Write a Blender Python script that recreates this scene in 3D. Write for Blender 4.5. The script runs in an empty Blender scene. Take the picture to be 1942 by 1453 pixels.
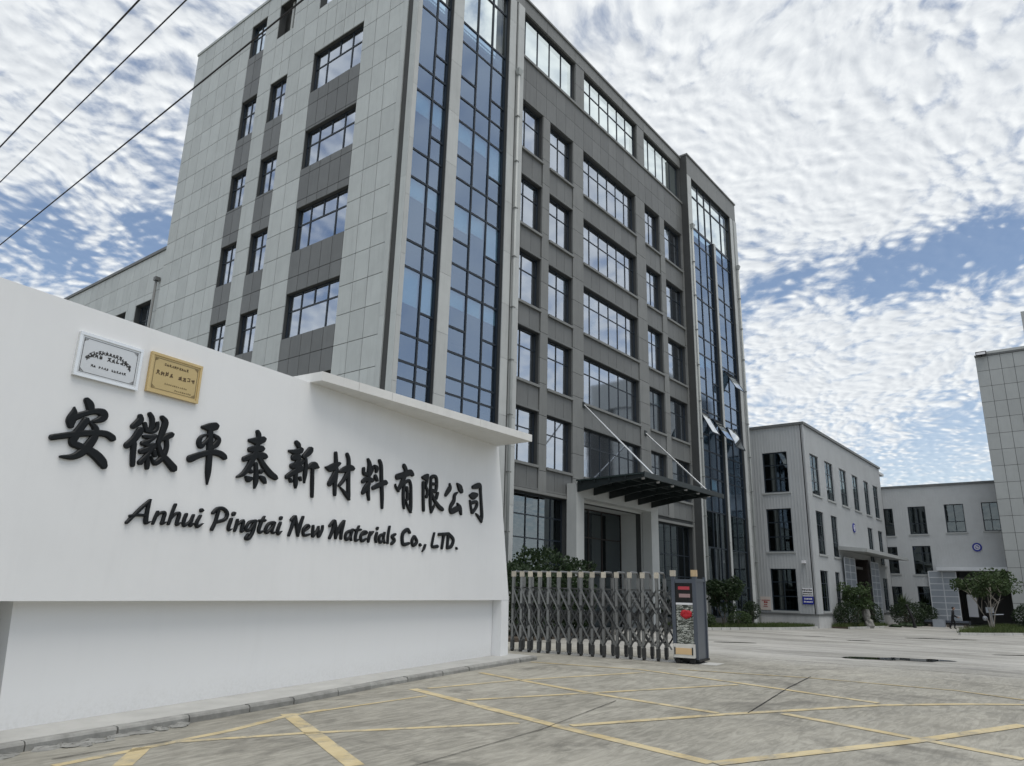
import bpy, bmesh, math, random
from mathutils import Vector, Matrix

random.seed(7)
C = bpy.context.scene
COL = C.collection
R = math.radians

# ------------------------------------------------------------------ camera
cam = bpy.data.cameras.new('camera')
cam.sensor_width = 36.0
cam.lens = 1400.1 / 1942 * 36.0
cam.clip_start = 0.05
cam.clip_end = 3000
camo = bpy.data.objects.new('camera', cam)
COL.objects.link(camo)
YAW, PIT, ROL = R(38.344), R(15.8186), R(1.45816)
fw = Vector((math.cos(YAW) * math.cos(PIT), math.sin(YAW) * math.cos(PIT), math.sin(PIT)))
r0 = fw.cross(Vector((0, 0, 1))).normalized()
u0_ = r0.cross(fw)
r2 = r0 * math.cos(ROL) + u0_ * math.sin(ROL)
u2 = -r0 * math.sin(ROL) + u0_ * math.cos(ROL)
m = Matrix((r2, u2, -fw)).transposed().to_4x4()
m.translation = Vector((0, 0, 1.6))
camo.matrix_world = m
C.camera = camo

# ------------------------------------------------------------------ view
vs = C.view_settings
vs.view_transform = 'Standard'
vs.look = 'None'
vs.exposure = 0.35
vs.gamma = 1.0
vs.use_curve_mapping = False
C.render.engine = 'CYCLES'
C.cycles.transparent_max_bounces = 16
C.cycles.max_bounces = 8
C.cycles.use_denoising = True

# ------------------------------------------------------------------ world
SUN_EL, SUN_AZ = 69.0, -112.0          # azimuth measured from +X towards +Y
w = bpy.data.worlds.new('World')
C.world = w
w.use_nodes = True
nt = w.node_tree
nt.nodes.clear()


class NT:
    """tiny node-tree helper"""
    def __init__(s, t): s.t = t
    def n(s, kind, **kw):
        x = s.t.nodes.new(kind)
        for k, v in kw.items():
            if k.startswith('i_'):
                x.inputs[k[2:].replace('_', ' ')].default_value = v
            else:
                setattr(x, k, v)
        return x
    def l(s, a, b): s.t.links.new(a, b)
    def val(s, x, sock):
        if isinstance(x, (int, float, tuple)): sock.default_value = x
        else: s.l(x, sock)
    def m(s, op, a, b=None, c=None, clamp=False):
        x = s.n('ShaderNodeMath', operation=op, use_clamp=clamp)
        s.val(a, x.inputs[0])
        if b is not None: s.val(b, x.inputs[1])
        if c is not None: s.val(c, x.inputs[2])
        return x.outputs[0]
    def vm(s, op, a, b=None, out=0):
        x = s.n('ShaderNodeVectorMath', operation=op)
        s.val(a, x.inputs[0])
        if b is not None: s.val(b, x.inputs[1])
        return x.outputs[out]
    def noise(s, vec, scale, detail=4, rough=.55, dist=0., lac=2.0):
        x = s.n('ShaderNodeTexNoise')
        s.l(vec, x.inputs['Vector'])
        x.inputs['Scale'].default_value = scale
        x.inputs['Detail'].default_value = detail
        x.inputs['Roughness'].default_value = rough
        x.inputs['Distortion'].default_value = dist
        return x.outputs['Fac']
    def mr(s, x, a, b, c, d, smooth=True):
        q = s.n('ShaderNodeMapRange', interpolation_type='SMOOTHSTEP' if smooth else 'LINEAR')
        s.val(x, q.inputs['Value'])
        for i, v in enumerate((a, b, c, d)): s.val(v, q.inputs[i + 1])
        return q.outputs[0]
    def mix(s, f, a, b, kind='RGBA', blend='MIX'):
        q = s.n('ShaderNodeMix', data_type=kind, blend_type=blend)
        ia = [i for i in q.inputs if i.identifier.endswith('_Color' if kind == 'RGBA' else '_Float')]
        fi = q.inputs[0]
        s.val(f, fi)
        A = [i for i in q.inputs if i.name == 'A' and i.identifier.endswith('Color')][0]
        B = [i for i in q.inputs if i.name == 'B' and i.identifier.endswith('Color')][0]
        s.val(a if not (isinstance(a, tuple) and len(a) == 3) else (*a, 1), A)
        s.val(b if not (isinstance(b, tuple) and len(b) == 3) else (*b, 1), B)
        return [o for o in q.outputs if o.identifier.endswith('Color')][0]


T = NT(nt)
sky = T.n('ShaderNodeTexSky', sky_type='NISHITA', sun_disc=False)
sky.sun_elevation = R(SUN_EL)
sky.sun_rotation = R(90 - SUN_AZ)
sky.air_density = 1.0
sky.dust_density = 0.25
sky.ozone_density = 1.5
tc = T.n('ShaderNodeTexCoord')
dirv = T.vm('NORMALIZE', tc.outputs['Generated'])
sx = T.n('ShaderNodeSeparateXYZ'); T.l(dirv, sx.inputs[0])
den = T.m('ADD', T.m('MAXIMUM', sx.outputs[2], 0.0), 0.15)
px_ = T.m('DIVIDE', sx.outputs[0], den)
py_ = T.m('DIVIDE', sx.outputs[1], den)
cmb = T.n('ShaderNodeCombineXYZ'); T.l(px_, cmb.inputs[0]); T.l(py_, cmb.inputs[1])
P = cmb.outputs[0]                    # flat cloud layer seen from below
# slow warp so that the cloud rows bend
wn = T.n('ShaderNodeTexNoise'); T.l(P, wn.inputs['Vector']); wn.inputs['Scale'].default_value = 1.6; wn.inputs['Detail'].default_value = 2
wv = T.vm('SUBTRACT', wn.outputs['Color'], (.5, .5, .5))
def scaled(v, k):
    x = T.n('ShaderNodeVectorMath', operation='SCALE'); T.l(v, x.inputs[0]); x.inputs['Scale'].default_value = k
    return x.outputs[0]
PW = T.vm('ADD', P, scaled(wv, .30))
wn2 = T.n('ShaderNodeTexNoise'); T.l(P, wn2.inputs['Vector']); wn2.inputs['Scale'].default_value = 11; wn2.inputs['Detail'].default_value = 4
PW = T.vm('ADD', PW, scaled(T.vm('SUBTRACT', wn2.outputs['Color'], (.5, .5, .5)), .030))
mp = T.n('ShaderNodeMapping'); T.l(PW, mp.inputs['Vector'])
mp.inputs['Rotation'].default_value = (0, 0, R(-32)); mp.inputs['Scale'].default_value = (1.0, 1.2, 1)
PR = mp.outputs[0]
cov = T.noise(P, 1.15, 3, .5)
SD = Vector((math.cos(R(SUN_AZ)), math.sin(R(SUN_AZ)), 0))
def puffs(v):
    """rows of small rounded cloudlets"""
    vo = T.n('ShaderNodeTexVoronoi', feature='SMOOTH_F1'); T.l(v, vo.inputs['Vector'])
    vo.inputs['Scale'].default_value = 28.0; vo.inputs['Smoothness'].default_value = .8
    a = T.mr(vo.outputs['Distance'], .05, .62, 1, 0, False)
    b = T.noise(v, 27.0, 5, .56)
    c = T.noise(v, 9.5, 3, .5)
    return T.m('ADD', T.m('ADD', T.m('MULTIPLY', a, .20), T.m('MULTIPLY', b, .44)), T.m('MULTIPLY', c, .32))
pf = puffs(PR)
pf2 = puffs(T.vm('ADD', PR, (.011, .008, 0)))
c_in = T.m('ADD', T.m('MULTIPLY', cov, .9), T.m('MULTIPLY', pf, 1.55))
# where this sky happens to be open or closed (directions, world space)
LOBES = [  # azimuth deg from +X, elevation, radius deg, amount
    (11.1, 22.2, 3.4, -0.24),
    (15.5, 21.9, 2.6, -0.2),
    (7.4, 22.3, 3.4, -0.26),
    (3.6, 22.5, 3.4, -0.26),
    (1.1, 22.7, 3.4, -0.22),
    (18.7, 21.7, 2.5, -0.12),
    (74.2, 22.3, 4, -0.22),
    (71.0, 21.0, 3, -0.16),
    (66.5, 22.8, 3.5, -0.2),
    (68.8, 27.3, 5, -0.1),
    (75.2, 35.7, 3, -0.1),
    (70.1, 32.2, 4, -0.09),
    (68.4, 34.7, 4, -0.08),
    (7.0, 11.7, 3.5, -0.14),
    (10.4, 9.5, 4, -0.22),
    (5.7, 9.5, 4, -0.16),
    (19.8, 17.3, 3, -0.03),
    (5.1, 25.6, 5, -0.06),
    (5.4, 35.1, 4, -0.05),
    (23.5, 37.5, 20, 0.16),
    (9.4, 32.8, 12, 0.1),
    (14.8, 18.0, 6, 0.2),
    (6.2, 17.3, 6, 0.15),
    (75.4, 28.1, 10, 0.12),
    (73.6, 33.7, 8, 0.06),
    (10.1, 12.7, 3, 0.12),
    (28.4, 28.8, 10, 0.1),
]
acc = None
for az, el, rad, amt in LOBES:
    d = (math.cos(R(el)) * math.cos(R(az)), math.cos(R(el)) * math.sin(R(az)), math.sin(R(el)))
    q = T.vm('DOT_PRODUCT', dirv, d, out=1)
    v = T.mr(q, math.cos(R(rad)), math.cos(R(rad * .1)), 0.0, amt)
    acc = v if acc is None else T.m('ADD', acc, v)
c_in = T.m('ADD', c_in, acc)
mask = T.mr(c_in, .82, 1.27, 0, 1)
thick = T.mr(c_in, 1.2, 1.8, 0, 1)
relief = T.m('MULTIPLY', T.m('SUBTRACT', pf2, pf), .72)
sd3 = (math.cos(R(SUN_EL)) * SD.x, math.cos(R(SUN_EL)) * SD.y, math.sin(R(SUN_EL)))
sdot = T.vm('DOT_PRODUCT', dirv, sd3, out=1)
glow = T.mr(sdot, .45, 1.0, 0, 1)
lum = T.m('ADD', T.m('ADD', .70, T.m('MULTIPLY', glow, .08)), T.m('MULTIPLY', T.m('MULTIPLY', thick, T.mr(T.noise(P, .8, 2, .5), .35, .65, 0, 1)), -.22))
lum = T.m('SUBTRACT', lum, relief)
lum = T.m('MAXIMUM', T.m('MINIMUM', lum, 1.2), .52)
ccol = T.mix(T.mr(lum, .40, .95, 0, 1), (.86, .92, 1.0), (.98, 1.0, .995))
cl = T.n('ShaderNodeVectorMath', operation='SCALE'); T.l(ccol, cl.inputs[0]); T.l(lum, cl.inputs['Scale'])
bg1 = T.n('ShaderNodeBackground'); T.l(sky.outputs[0], bg1.inputs['Color']); bg1.inputs['Strength'].default_value = .10
bg2 = T.n('ShaderNodeBackground'); T.l(cl.outputs[0], bg2.inputs['Color']); bg2.inputs['Strength'].default_value = 1.0
veil = T.mr(sx.outputs[2], .03, .34, .55, .08)      # thin high haze, thicker towards the horizon
mk_ = T.m('ADD', veil, T.m('MULTIPLY', mask, T.m('SUBTRACT', .97, veil)))
mx = T.n('ShaderNodeMixShader'); T.l(mk_, mx.inputs[0])
T.l(bg1.outputs[0], mx.inputs[1]); T.l(bg2.outputs[0], mx.inputs[2])
wo = T.n('ShaderNodeOutputWorld'); T.l(mx.outputs[0], wo.inputs[0])

# ------------------------------------------------------------------ sun (behind thin cloud)
sl = bpy.data.lights.new('sun', 'SUN')
sl.energy = 1.5
sl.angle = R(38)
sl.color = (1.0, .95, .88)
so = bpy.data.objects.new('sun', sl)
COL.objects.link(so)
so.location = (-20, -30, 80)
so.rotation_euler = Vector(sd3).to_track_quat('Z', 'Y').to_euler()


# ------------------------------------------------------------------ helpers
WL = {}          # world location of every thing and part


class MB:
    """collects geometry in world coordinates, links it as ONE mesh object"""
    def __init__(s): s.v, s.f = [], []
    def add(s, vs, fs):
        o = len(s.v)
        s.v += [tuple(p) for p in vs]
        s.f += [tuple(i + o for i in f) for f in fs]
        return s
    def box(s, x0, x1, y0, y1, z0, z1):
        return s.add([(x0, y0, z0), (x1, y0, z0), (x1, y1, z0), (x0, y1, z0), (x0, y0, z1), (x1, y0, z1), (x1, y1, z1), (x0, y1, z1)],
                     [(0, 3, 2, 1), (4, 5, 6, 7), (0, 1, 5, 4), (1, 2, 6, 5), (2, 3, 7, 6), (3, 0, 4, 7)])
    def obox(s, c, ax, ay, az):
        """box from centre and three half-axis vectors"""
        c, ax, ay, az = Vector(c), Vector(ax), Vector(ay), Vector(az)
        if ax.cross(ay).dot(az) < 0: ay = -ay
        p = [c + i * ax + j * ay + k * az for k in (-1, 1) for (i, j) in ((-1, -1), (1, -1), (1, 1), (-1, 1))]
        return s.add(p, [(0, 3, 2, 1), (4, 5, 6, 7), (0, 1, 5, 4), (1, 2, 6, 5), (2, 3, 7, 6), (3, 0, 4, 7)])
    def prism(s, bot, top):
        n = len(bot)
        s.add(list(bot) + list(top), [tuple(range(n))[::-1], tuple(range(n, 2 * n))] + [(i, (i + 1) % n, n + (i + 1) % n, n + i) for i in range(n)])
        return s
    def tube(s, pts, rad, n=8, caps=True):
        pts = [Vector(p) for p in pts]
        rad = rad if isinstance(rad, (list, tuple)) else [rad] * len(pts)
        rings = []
        for i, p in enumerate(pts):
            t = (pts[min(i + 1, len(pts) - 1)] - pts[max(i - 1, 0)]).normalized()
            a = Vector((0, 0, 1)) if abs(t.z) < .9 else Vector((1, 0, 0))
            e1 = t.cross(a).normalized(); e2 = t.cross(e1)
            rings.append([p + (e1 * math.cos(2 * math.pi * k / n) + e2 * math.sin(2 * math.pi * k / n)) * rad[i] for k in range(n)])
        fs = []
        for i in range(len(pts) - 1):
            for k in range(n):
                fs.append((i * n + k, i * n + (k + 1) % n, (i + 1) * n + (k + 1) % n, (i + 1) * n + k))
        if caps:
            fs.append(tuple(range(n))[::-1]); fs.append(tuple((len(pts) - 1) * n + k for k in range(n)))
        return s.add([p for r in rings for p in r], fs)
    def sphere(s, c, r, nu=10, nv=7, jit=0., rnd=random):
        vs, fs = [], []
        c = Vector(c); rr = r if isinstance(r, (tuple, list)) else (r, r, r)
        for j in range(nv + 1):
            th = math.pi * j / nv
            for i in range(nu):
                ph = 2 * math.pi * i / nu
                k = 1 + rnd.uniform(-jit, jit)
                vs.append(c + Vector((math.sin(th) * math.cos(ph) * rr[0] * k, math.sin(th) * math.sin(ph) * rr[1] * k, math.cos(th) * rr[2] * k)))
        for j in range(nv):
            for i in range(nu):
                fs.append((j * nu + i, (j + 1) * nu + i, (j + 1) * nu + (i + 1) % nu, j * nu + (i + 1) % nu))
        return s.add(vs, fs)
    def build(s, name, mat, parent=None, loc=None, smooth=False):
        if loc is None:
            xs, ys, zs = zip(*s.v)
            loc = ((min(xs) + max(xs)) / 2, (min(ys) + max(ys)) / 2, min(zs))
        loc = Vector(loc)
        me = bpy.data.meshes.new(name)
        me.from_pydata([(x - loc.x, y - loc.y, z - loc.z) for x, y, z in s.v], [], s.f)
        me.materials.append(mat)
        if smooth:
            me.polygons.foreach_set('use_smooth', [True] * len(me.polygons))
        me.update()
        return link(name, me, parent, loc)


def link(name, me, parent, loc):
    o = bpy.data.objects.new(name, me)
    COL.objects.link(o)
    loc = Vector(loc)
    WL[o.name] = loc
    if parent:
        o.parent = parent
        o.location = loc - WL[parent.name]
    else:
        o.location = loc
    return o


def tag(o, label=None, cat=None, group=None, kind=None):
    if label: o['label'] = label
    if cat: o['category'] = cat
    if group: o['group'] = group
    if kind: o['kind'] = kind
    return o


def thing(name, loc, label, cat, group=None):
    return tag(link(name, None, None, loc), label, cat, group)


BOXES = {}


def piece(name, mat, parent, x0, x1, y0, y1, z0, z1):
    """a box part; alike pieces share their mesh"""
    k = (mat.name, round(x1 - x0, 3), round(y1 - y0, 3), round(z1 - z0, 3))
    if k not in BOXES:
        a, b, c = (x1 - x0) / 2, (y1 - y0) / 2, (z1 - z0) / 2
        q = MB().box(-a, a, -b, b, -c, c)
        me = bpy.data.meshes.new(name)
        me.from_pydata(q.v, [], q.f); me.materials.append(mat); me.update()
        BOXES[k] = me
    return link(name, BOXES[k], parent, ((x0 + x1) / 2, (y0 + y1) / 2, (z0 + z1) / 2))


# a facade basis: ('F', y) = plane facing -Y, u is X; ('L', x) = plane facing -X, u is Y; d = depth into the building
def ext(bas, u0, u1, d0, d1):
    k, p = bas
    return (u0, u1, p + d0, p + d1) if k == 'F' else (p + d0, p + d1, u0, u1)


def fbox(mb, bas, u0, u1, z0, z1, d0, d1):
    return mb.box(*ext(bas, u0, u1, d0, d1), z0, z1)


def fpiece(name, mat, parent, bas, u0, u1, z0, z1, d0, d1):
    return piece(name, mat, parent, *ext(bas, u0, u1, d0, d1), z0, z1)


def cut(u0, u1, z0, z1, holes):
    """rectangle minus rectangles -> list of rectangles (rows of cells merged along u)"""
    holes = [h for h in holes if h[0] < u1 and h[1] > u0 and h[2] < z1 and h[3] > z0]
    us = sorted({u0, u1, *[min(max(h[i], u0), u1) for h in holes for i in (0, 1)]})
    zs = sorted({z0, z1, *[min(max(h[i], z0), z1) for h in holes for i in (2, 3)]})
    out = []
    for a, b in zip(zs, zs[1:]):
        run = None
        for c, d in zip(us, us[1:]):
            mu, mz = (c + d) / 2, (a + b) / 2
            if any(h[0] < mu < h[1] and h[2] < mz < h[3] for h in holes):
                if run: out.append((*run, a, b)); run = None
            else:
                run = (run[0], d) if run else (c, d)
        if run: out.append((*run, a, b))
    return out


def wall_mb(mb, bas, u0, u1, z0, z1, holes, d0, d1):
    for a, b, c, d in cut(u0, u1, z0, z1, holes):
        fbox(mb, bas, a, b, c, d, d0, d1)
    return mb


def window(parent, bas, us, zs, glass, frame, rec=.36, fwid=.055, name='window', merge=(), skip=(), tilt=.0035, border=.06):
    """frame mesh with its mullions as one part, each pane a sub-part. us, zs: edges of the columns and rows.
    merge: list of (i0, i1, j) cells i0..i1 of row j without mullion between. skip: cells without pane"""
    fm = MB()
    nu, nz = len(us) - 1, len(zs) - 1
    joined = {(i, j) for a, b, j in merge for i in range(a, b)}
    # horizontals
    for j, z in enumerate(zs):
        h = border if j in (0, nz) else fwid / 2
        a, b = (z, z + h) if j == 0 else (z - h, z) if j == nz else (z - h, z + h)
        fbox(fm, bas, us[0], us[-1], a, b, rec, rec + .07)
    for i, u in enumerate(us):
        h = border if i in (0, nu) else fwid / 2
        a, b = (u, u + h) if i == 0 else (u - h, u) if i == nu else (u - h, u + h)
        for j in range(nz):
            if 0 < i < nu and (i - 1, j) in joined: continue
            fbox(fm, bas, a, b, zs[j] + .001, zs[j + 1] - .001, rec - .004, rec + .066)
    wdw = fm.build(name, frame, parent)
    for j in range(nz):
        i = 0
        while i < nu:
            k = i
            while (k, j) in joined: k += 1
            if (i, j) not in skip:
                pn = fpiece('pane', glass, wdw, bas, us[i] + .01, us[k + 1] - .01, zs[j] + .01, zs[j + 1] - .01, rec + .028, rec + .040)
                tx, tz = random.uniform(-tilt, tilt), random.uniform(-tilt, tilt)
                pn.rotation_euler = (tx, 0, tz) if bas[0] == 'F' else (0, tx, tz)
            i = k + 1
    return wdw


def lin(a, b, n): return [a + (b - a) * i / n for i in range(n + 1)]


# ------------------------------------------------------------------ materials
def new_mat(name):
    mt = bpy.data.materials.new(name); mt.use_nodes = True
    t = NT(mt.node_tree)
    b = mt.node_tree.nodes['Principled BSDF']
    return mt, t, b


def mk(name, col, rough=.6, metal=0., var=.12, scale=1.5, objvar=.06, bump=0., bscale=30., streak=0., spec=.4):
    mt, t, b = new_mat(name)
    g = t.n('ShaderNodeNewGeometry')
    p = g.outputs['Position']
    f = t.noise(p, scale, 5, .6)
    k = t.mr(f, .25, .75, 1 - var, 1 + var, False)
    if objvar:
        oi = t.n('ShaderNodeObjectInfo')
        k = t.m('MULTIPLY', k, t.m('ADD', 1 - objvar, t.m('MULTIPLY', oi.outputs['Random'], 2 * objvar)))
    if streak:
        mpn = t.n('ShaderNodeMapping'); t.l(p, mpn.inputs['Vector']); mpn.inputs['Scale'].default_value = (3.0, 3.0, .22)
        s = t.noise(mpn.outputs[0], 2.2, 5, .65)
        k = t.m('MULTIPLY', k, t.mr(s, .45, .8, 1.0, 1 - streak))
    sc = t.n('ShaderNodeVectorMath', operation='SCALE'); sc.inputs[0].default_value = col; t.l(k, sc.inputs['Scale'])
    t.l(sc.outputs[0], b.inputs['Base Color'])
    b.inputs['Roughness'].default_value = rough
    b.inputs['Metallic'].default_value = metal
    b.inputs['Specular IOR Level'].default_value = spec
    if bump:
        bn = t.n('ShaderNodeBump'); bn.inputs['Strength'].default_value = bump; bn.inputs['Distance'].default_value = .01
        t.l(t.noise(p, bscale, 4, .6), bn.inputs['Height']); t.l(bn.outputs[0], b.inputs['Normal'])
    return mt


def glass_mat(name, tint, refl_col, base_refl, wob=.25, rough=.015):
    """window glass: mirror-like outside, tinted see-through"""
    mt = bpy.data.materials.new(name); mt.use_nodes = True
    mt.node_tree.nodes.clear()
    t = NT(mt.node_tree)
    g = t.n('ShaderNodeNewGeometry')
    bn = t.n('ShaderNodeBump'); bn.inputs['Strength'].default_value = wob; bn.inputs['Distance'].default_value = .004
    t.l(t.noise(g.outputs['Position'], 1.1, 2, .5), bn.inputs['Height'])
    gl = t.n('ShaderNodeBsdfGlossy'); gl.inputs['Color'].default_value = (*refl_col, 1); gl.inputs['Roughness'].default_value = rough
    t.l(bn.outputs[0], gl.inputs['Normal'])
    tr = t.n('ShaderNodeBsdfTransparent'); tr.inputs['Color'].default_value = (*tint, 1)
    fr = t.n('ShaderNodeFresnel'); fr.inputs['IOR'].default_value = 1.5
    fac = t.m('ADD', base_refl, t.m('MULTIPLY', fr.outputs[0], 1 - base_refl), clamp=True)
    fac = t.m('MULTIPLY', fac, t.m('SUBTRACT', 1.0, g.outputs['Backfacing']))
    ms = t.n('ShaderNodeMixShader'); t.l(fac, ms.inputs[0]); t.l(tr.outputs[0], ms.inputs[1]); t.l(gl.outputs[0], ms.inputs[2])
    o = t.n('ShaderNodeOutputMaterial'); t.l(ms.outputs[0], o.inputs[0])
    return mt


def leaf_mat(name, c1, c2, scale=1.6):
    mt, t, b = new_mat(name)
    g = t.n('ShaderNodeNewGeometry')
    f = t.noise(g.outputs['Position'], scale, 3, .6)
    f2 = t.noise(g.outputs['Position'], 23.0, 2, .6)
    k = t.m('ADD', t.m('MULTIPLY', t.mr(f, .3, .7, 0, 1), .55), t.m('MULTIPLY', t.mr(f2, .3, .7, 0, 1), .45))
    col = t.mix(k, c1, c2)
    t.l(col, b.inputs['Base Color'])
    b.inputs['Roughness'].default_value = .5
    b.inputs['Specular IOR Level'].default_value = .3
    tl = t.n('ShaderNodeBsdfTranslucent'); t.l(col, tl.inputs['Color'])
    ms = t.n('ShaderNodeMixShader'); ms.inputs[0].default_value = .28
    t.l(b.outputs[0], ms.inputs[1]); t.l(tl.outputs[0], ms.inputs[2])
    o = [n for n in mt.node_tree.nodes if n.type == 'OUTPUT_MATERIAL'][0]
    t.l(ms.outputs[0], o.inputs[0])
    return mt


M = dict(
    white=mk('white_render', (.79, .80, .805), .55, var=.03, scale=.9, objvar=0, bump=.08, bscale=60, streak=.025),
    whitecap=mk('white_slab', (.70, .70, .68), .6, var=.06, objvar=.02, streak=.08),
    whitebase=None,
    black=mk('black_letter', (.010, .012, .014), .45, var=.1, objvar=.05, spec=.2),
    light=mk('light_cladding', (.44, .47, .465), .55, var=.06, objvar=.07, streak=.13),
    dark=mk('dark_cladding', (.135, .142, .142), .5, var=.07, objvar=.08, streak=.14),
    front=mk('front_cladding', (.14, .145, .142), .5, var=.07, objvar=.09, streak=.18),
    pilaster=mk('pilaster_cladding', (.175, .18, .174), .5, var=.07, objvar=.07, streak=.18),
    trim=mk('light_trim', (.43, .445, .435), .5, var=.06, streak=.12),
    portal=mk('entrance_stone', (.46, .475, .465), .55, var=.06, streak=.06),
    joint=mk('joint_backing', (.055, .058, .058), .8, var=.1, objvar=0),
    frame=mk('dark_window_frame', (.016, .024, .034), .35, var=.1, objvar=0),
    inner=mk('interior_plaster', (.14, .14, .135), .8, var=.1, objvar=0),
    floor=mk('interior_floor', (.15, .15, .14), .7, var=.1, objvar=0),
    blind=mk('roller_blind', (.80, .86, .87), .8, var=.03, objvar=.06),
    glass=glass_mat('window_glass', (.50, .60, .64), (.82, .88, .97), .58, rough=.05),
    glassd=glass_mat('curtain_glass', (.62, .74, .80), (.56, .69, .88), .38, rough=.09),
    clear=glass_mat('clear_glass', (.94, .975, .965), (.85, .9, .92), .06),
    sash=glass_mat('sash_glass', (.6, .66, .66), (.95, .97, .97), .72),
    gsh=glass_mat('shop_glass', (.30, .34, .35), (.62, .70, .74), .24),
    steel=mk('dark_canopy_steel', (.020, .027, .028), .4, var=.1, objvar=.1),
    canopyglass=mk('canopy_sheet', (.03, .045, .045), .2, var=.1, objvar=0, spec=.6),
    rod=mk('stainless_rod', (.75, .75, .74), .25, 1.0, var=.05, objvar=0),
    pipe=mk('plastic_downpipe', (.40, .42, .41), .5, var=.06, streak=.1),
    gatemetal=mk('gate_steel', (.225, .23, .228), .36, .82, var=.12, scale=6, objvar=.1),
    gatedark=mk('gate_dark_steel', (.075, .078, .08), .35, .8, var=.15, scale=6, objvar=.2),
    gatecap=mk('gate_cap', (.50, .46, .38), .45, var=.2, scale=12, objvar=.15),
    orange=mk('orange_cap', (.50, .37, .22), .45, var=.2, scale=12, objvar=.1),
    headgrey=mk('gate_head_paint', (.085, .10, .125), .3, .3, var=.06, objvar=0, spec=.5),
    ledblack=mk('led_black', (.006, .006, .007), .2, var=.1, objvar=0),
    led=mk('led_red', (.45, .05, .07), .5, var=.2, scale=40, objvar=0),
    ledgrey=mk('led_grey', (.33, .22, .22), .5, var=.2, scale=40, objvar=0),
    redflower=mk('red_print', (.42, .012, .022), .4, var=.5, scale=45, objvar=0),
    plastic=mk('white_plastic', (.62, .61, .57), .4, var=.08, scale=8, objvar=0),
    label=mk('orange_label', (.66, .47, .26), .5, var=.08, objvar=0),
    rubber=mk('black_rubber', (.012, .012, .012), .7, var=.1),
    kerb=mk('kerb_stone', (.26, .26, .245), .75, var=.32, scale=5, objvar=.12, bump=.5, bscale=18, streak=.1),
    kerbtop=mk('platform_concrete', (.44, .44, .42), .75, var=.12, scale=2.2, objvar=.05, bump=.2, bscale=25),
    yellow=None, ground=None,
    silver=mk('silver_plate', (.66, .67, .67), .33, .55, var=.05, objvar=0),
    silverf=mk('silver_frame', (.80, .81, .81), .22, .7, var=.08, scale=5, objvar=0),
    gold=mk('brass_plate', (.56, .43, .21), .35, .45, var=.05, objvar=0),
    goldf=mk('brass_frame', (.60, .45, .22), .25, .6, var=.08, objvar=0),
    ink=mk('engraved_ink', (.03, .028, .025), .6, var=.1, objvar=0),
    brownink=mk('brown_ink', (.10, .065, .03), .6, var=.1, objvar=0),
    corr=mk('corrugated_steel', (.44, .455, .46), .45, .0, var=.06, scale=.7, objvar=.02, streak=.12),
    corr2=mk('corrugated_steel_flash', (.47, .485, .49), .45, .0, var=.06, objvar=.02),
    plinth=mk('painted_plinth', (.45, .455, .45), .7, var=.10, streak=.15),
    fglass=glass_mat('factory_glass', (.30, .34, .34), (.55, .62, .64), .17),
    slide=mk('sliding_door_sheet', (.33, .36, .40), .4, .5, var=.08, scale=3, objvar=.06),
    slidef=mk('sliding_door_frame', (.62, .64, .66), .4, .3, var=.05, objvar=.03),
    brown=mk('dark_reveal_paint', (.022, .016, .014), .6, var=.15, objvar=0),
    blue=mk('blue_sign', (.02, .03, .26), .4, var=.08, objvar=0),
    signwhite=mk('white_sign', (.72, .72, .74), .5, var=.05, objvar=0),
    signcream=mk('cream_sign', (.56, .50, .46), .5, var=.05, objvar=0),
    signred=mk('sign_red_ink', (.30, .03, .03), .5, var=.1, objvar=0),
    tile=mk('grey_cladding', (.36, .375, .37), .5, var=.05, objvar=.05, streak=.06),
    leaf=leaf_mat('leaf_green', (.026, .050, .020), (.085, .125, .048)),
    leafd=leaf_mat('leaf_dark', (.012, .026, .012), (.040, .065, .026)),
    leafy=leaf_mat('leaf_bright', (.05, .085, .025), (.13, .16, .06)),
    grass=leaf_mat('grass_blades', (.04, .07, .018), (.10, .13, .045), 3.0),
    bark=mk('bark', (.13, .115, .095), .9, var=.35, scale=14, objvar=.1, bump=.6, bscale=40),
    palebark=mk('pale_bark', (.34, .31, .27), .9, var=.3, scale=14, objvar=.1, bump=.4, bscale=40),
    soil=mk('soil', (.07, .055, .04), .95, var=.3, scale=4, objvar=0, bump=.5, bscale=30),
    rock=mk('pale_rock', (.24, .235, .22), .85, var=.3, scale=5, objvar=0, bump=.6, bscale=14),
    cloth=mk('dark_clothing', (.013, .013, .016), .85, var=.2, scale=8, objvar=0),
    trousers=mk('dark_trousers', (.018, .019, .024), .85, var=.2, scale=8, objvar=0),
    skin=mk('skin', (.36, .22, .16), .55, var=.08, objvar=0),
    hair=mk('black_hair', (.01, .009, .008), .5, var=.1, objvar=0),
    cable=mk('cable', (.015, .013, .014), .6, var=.1, objvar=0),
    lampglow=None,
)

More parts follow.
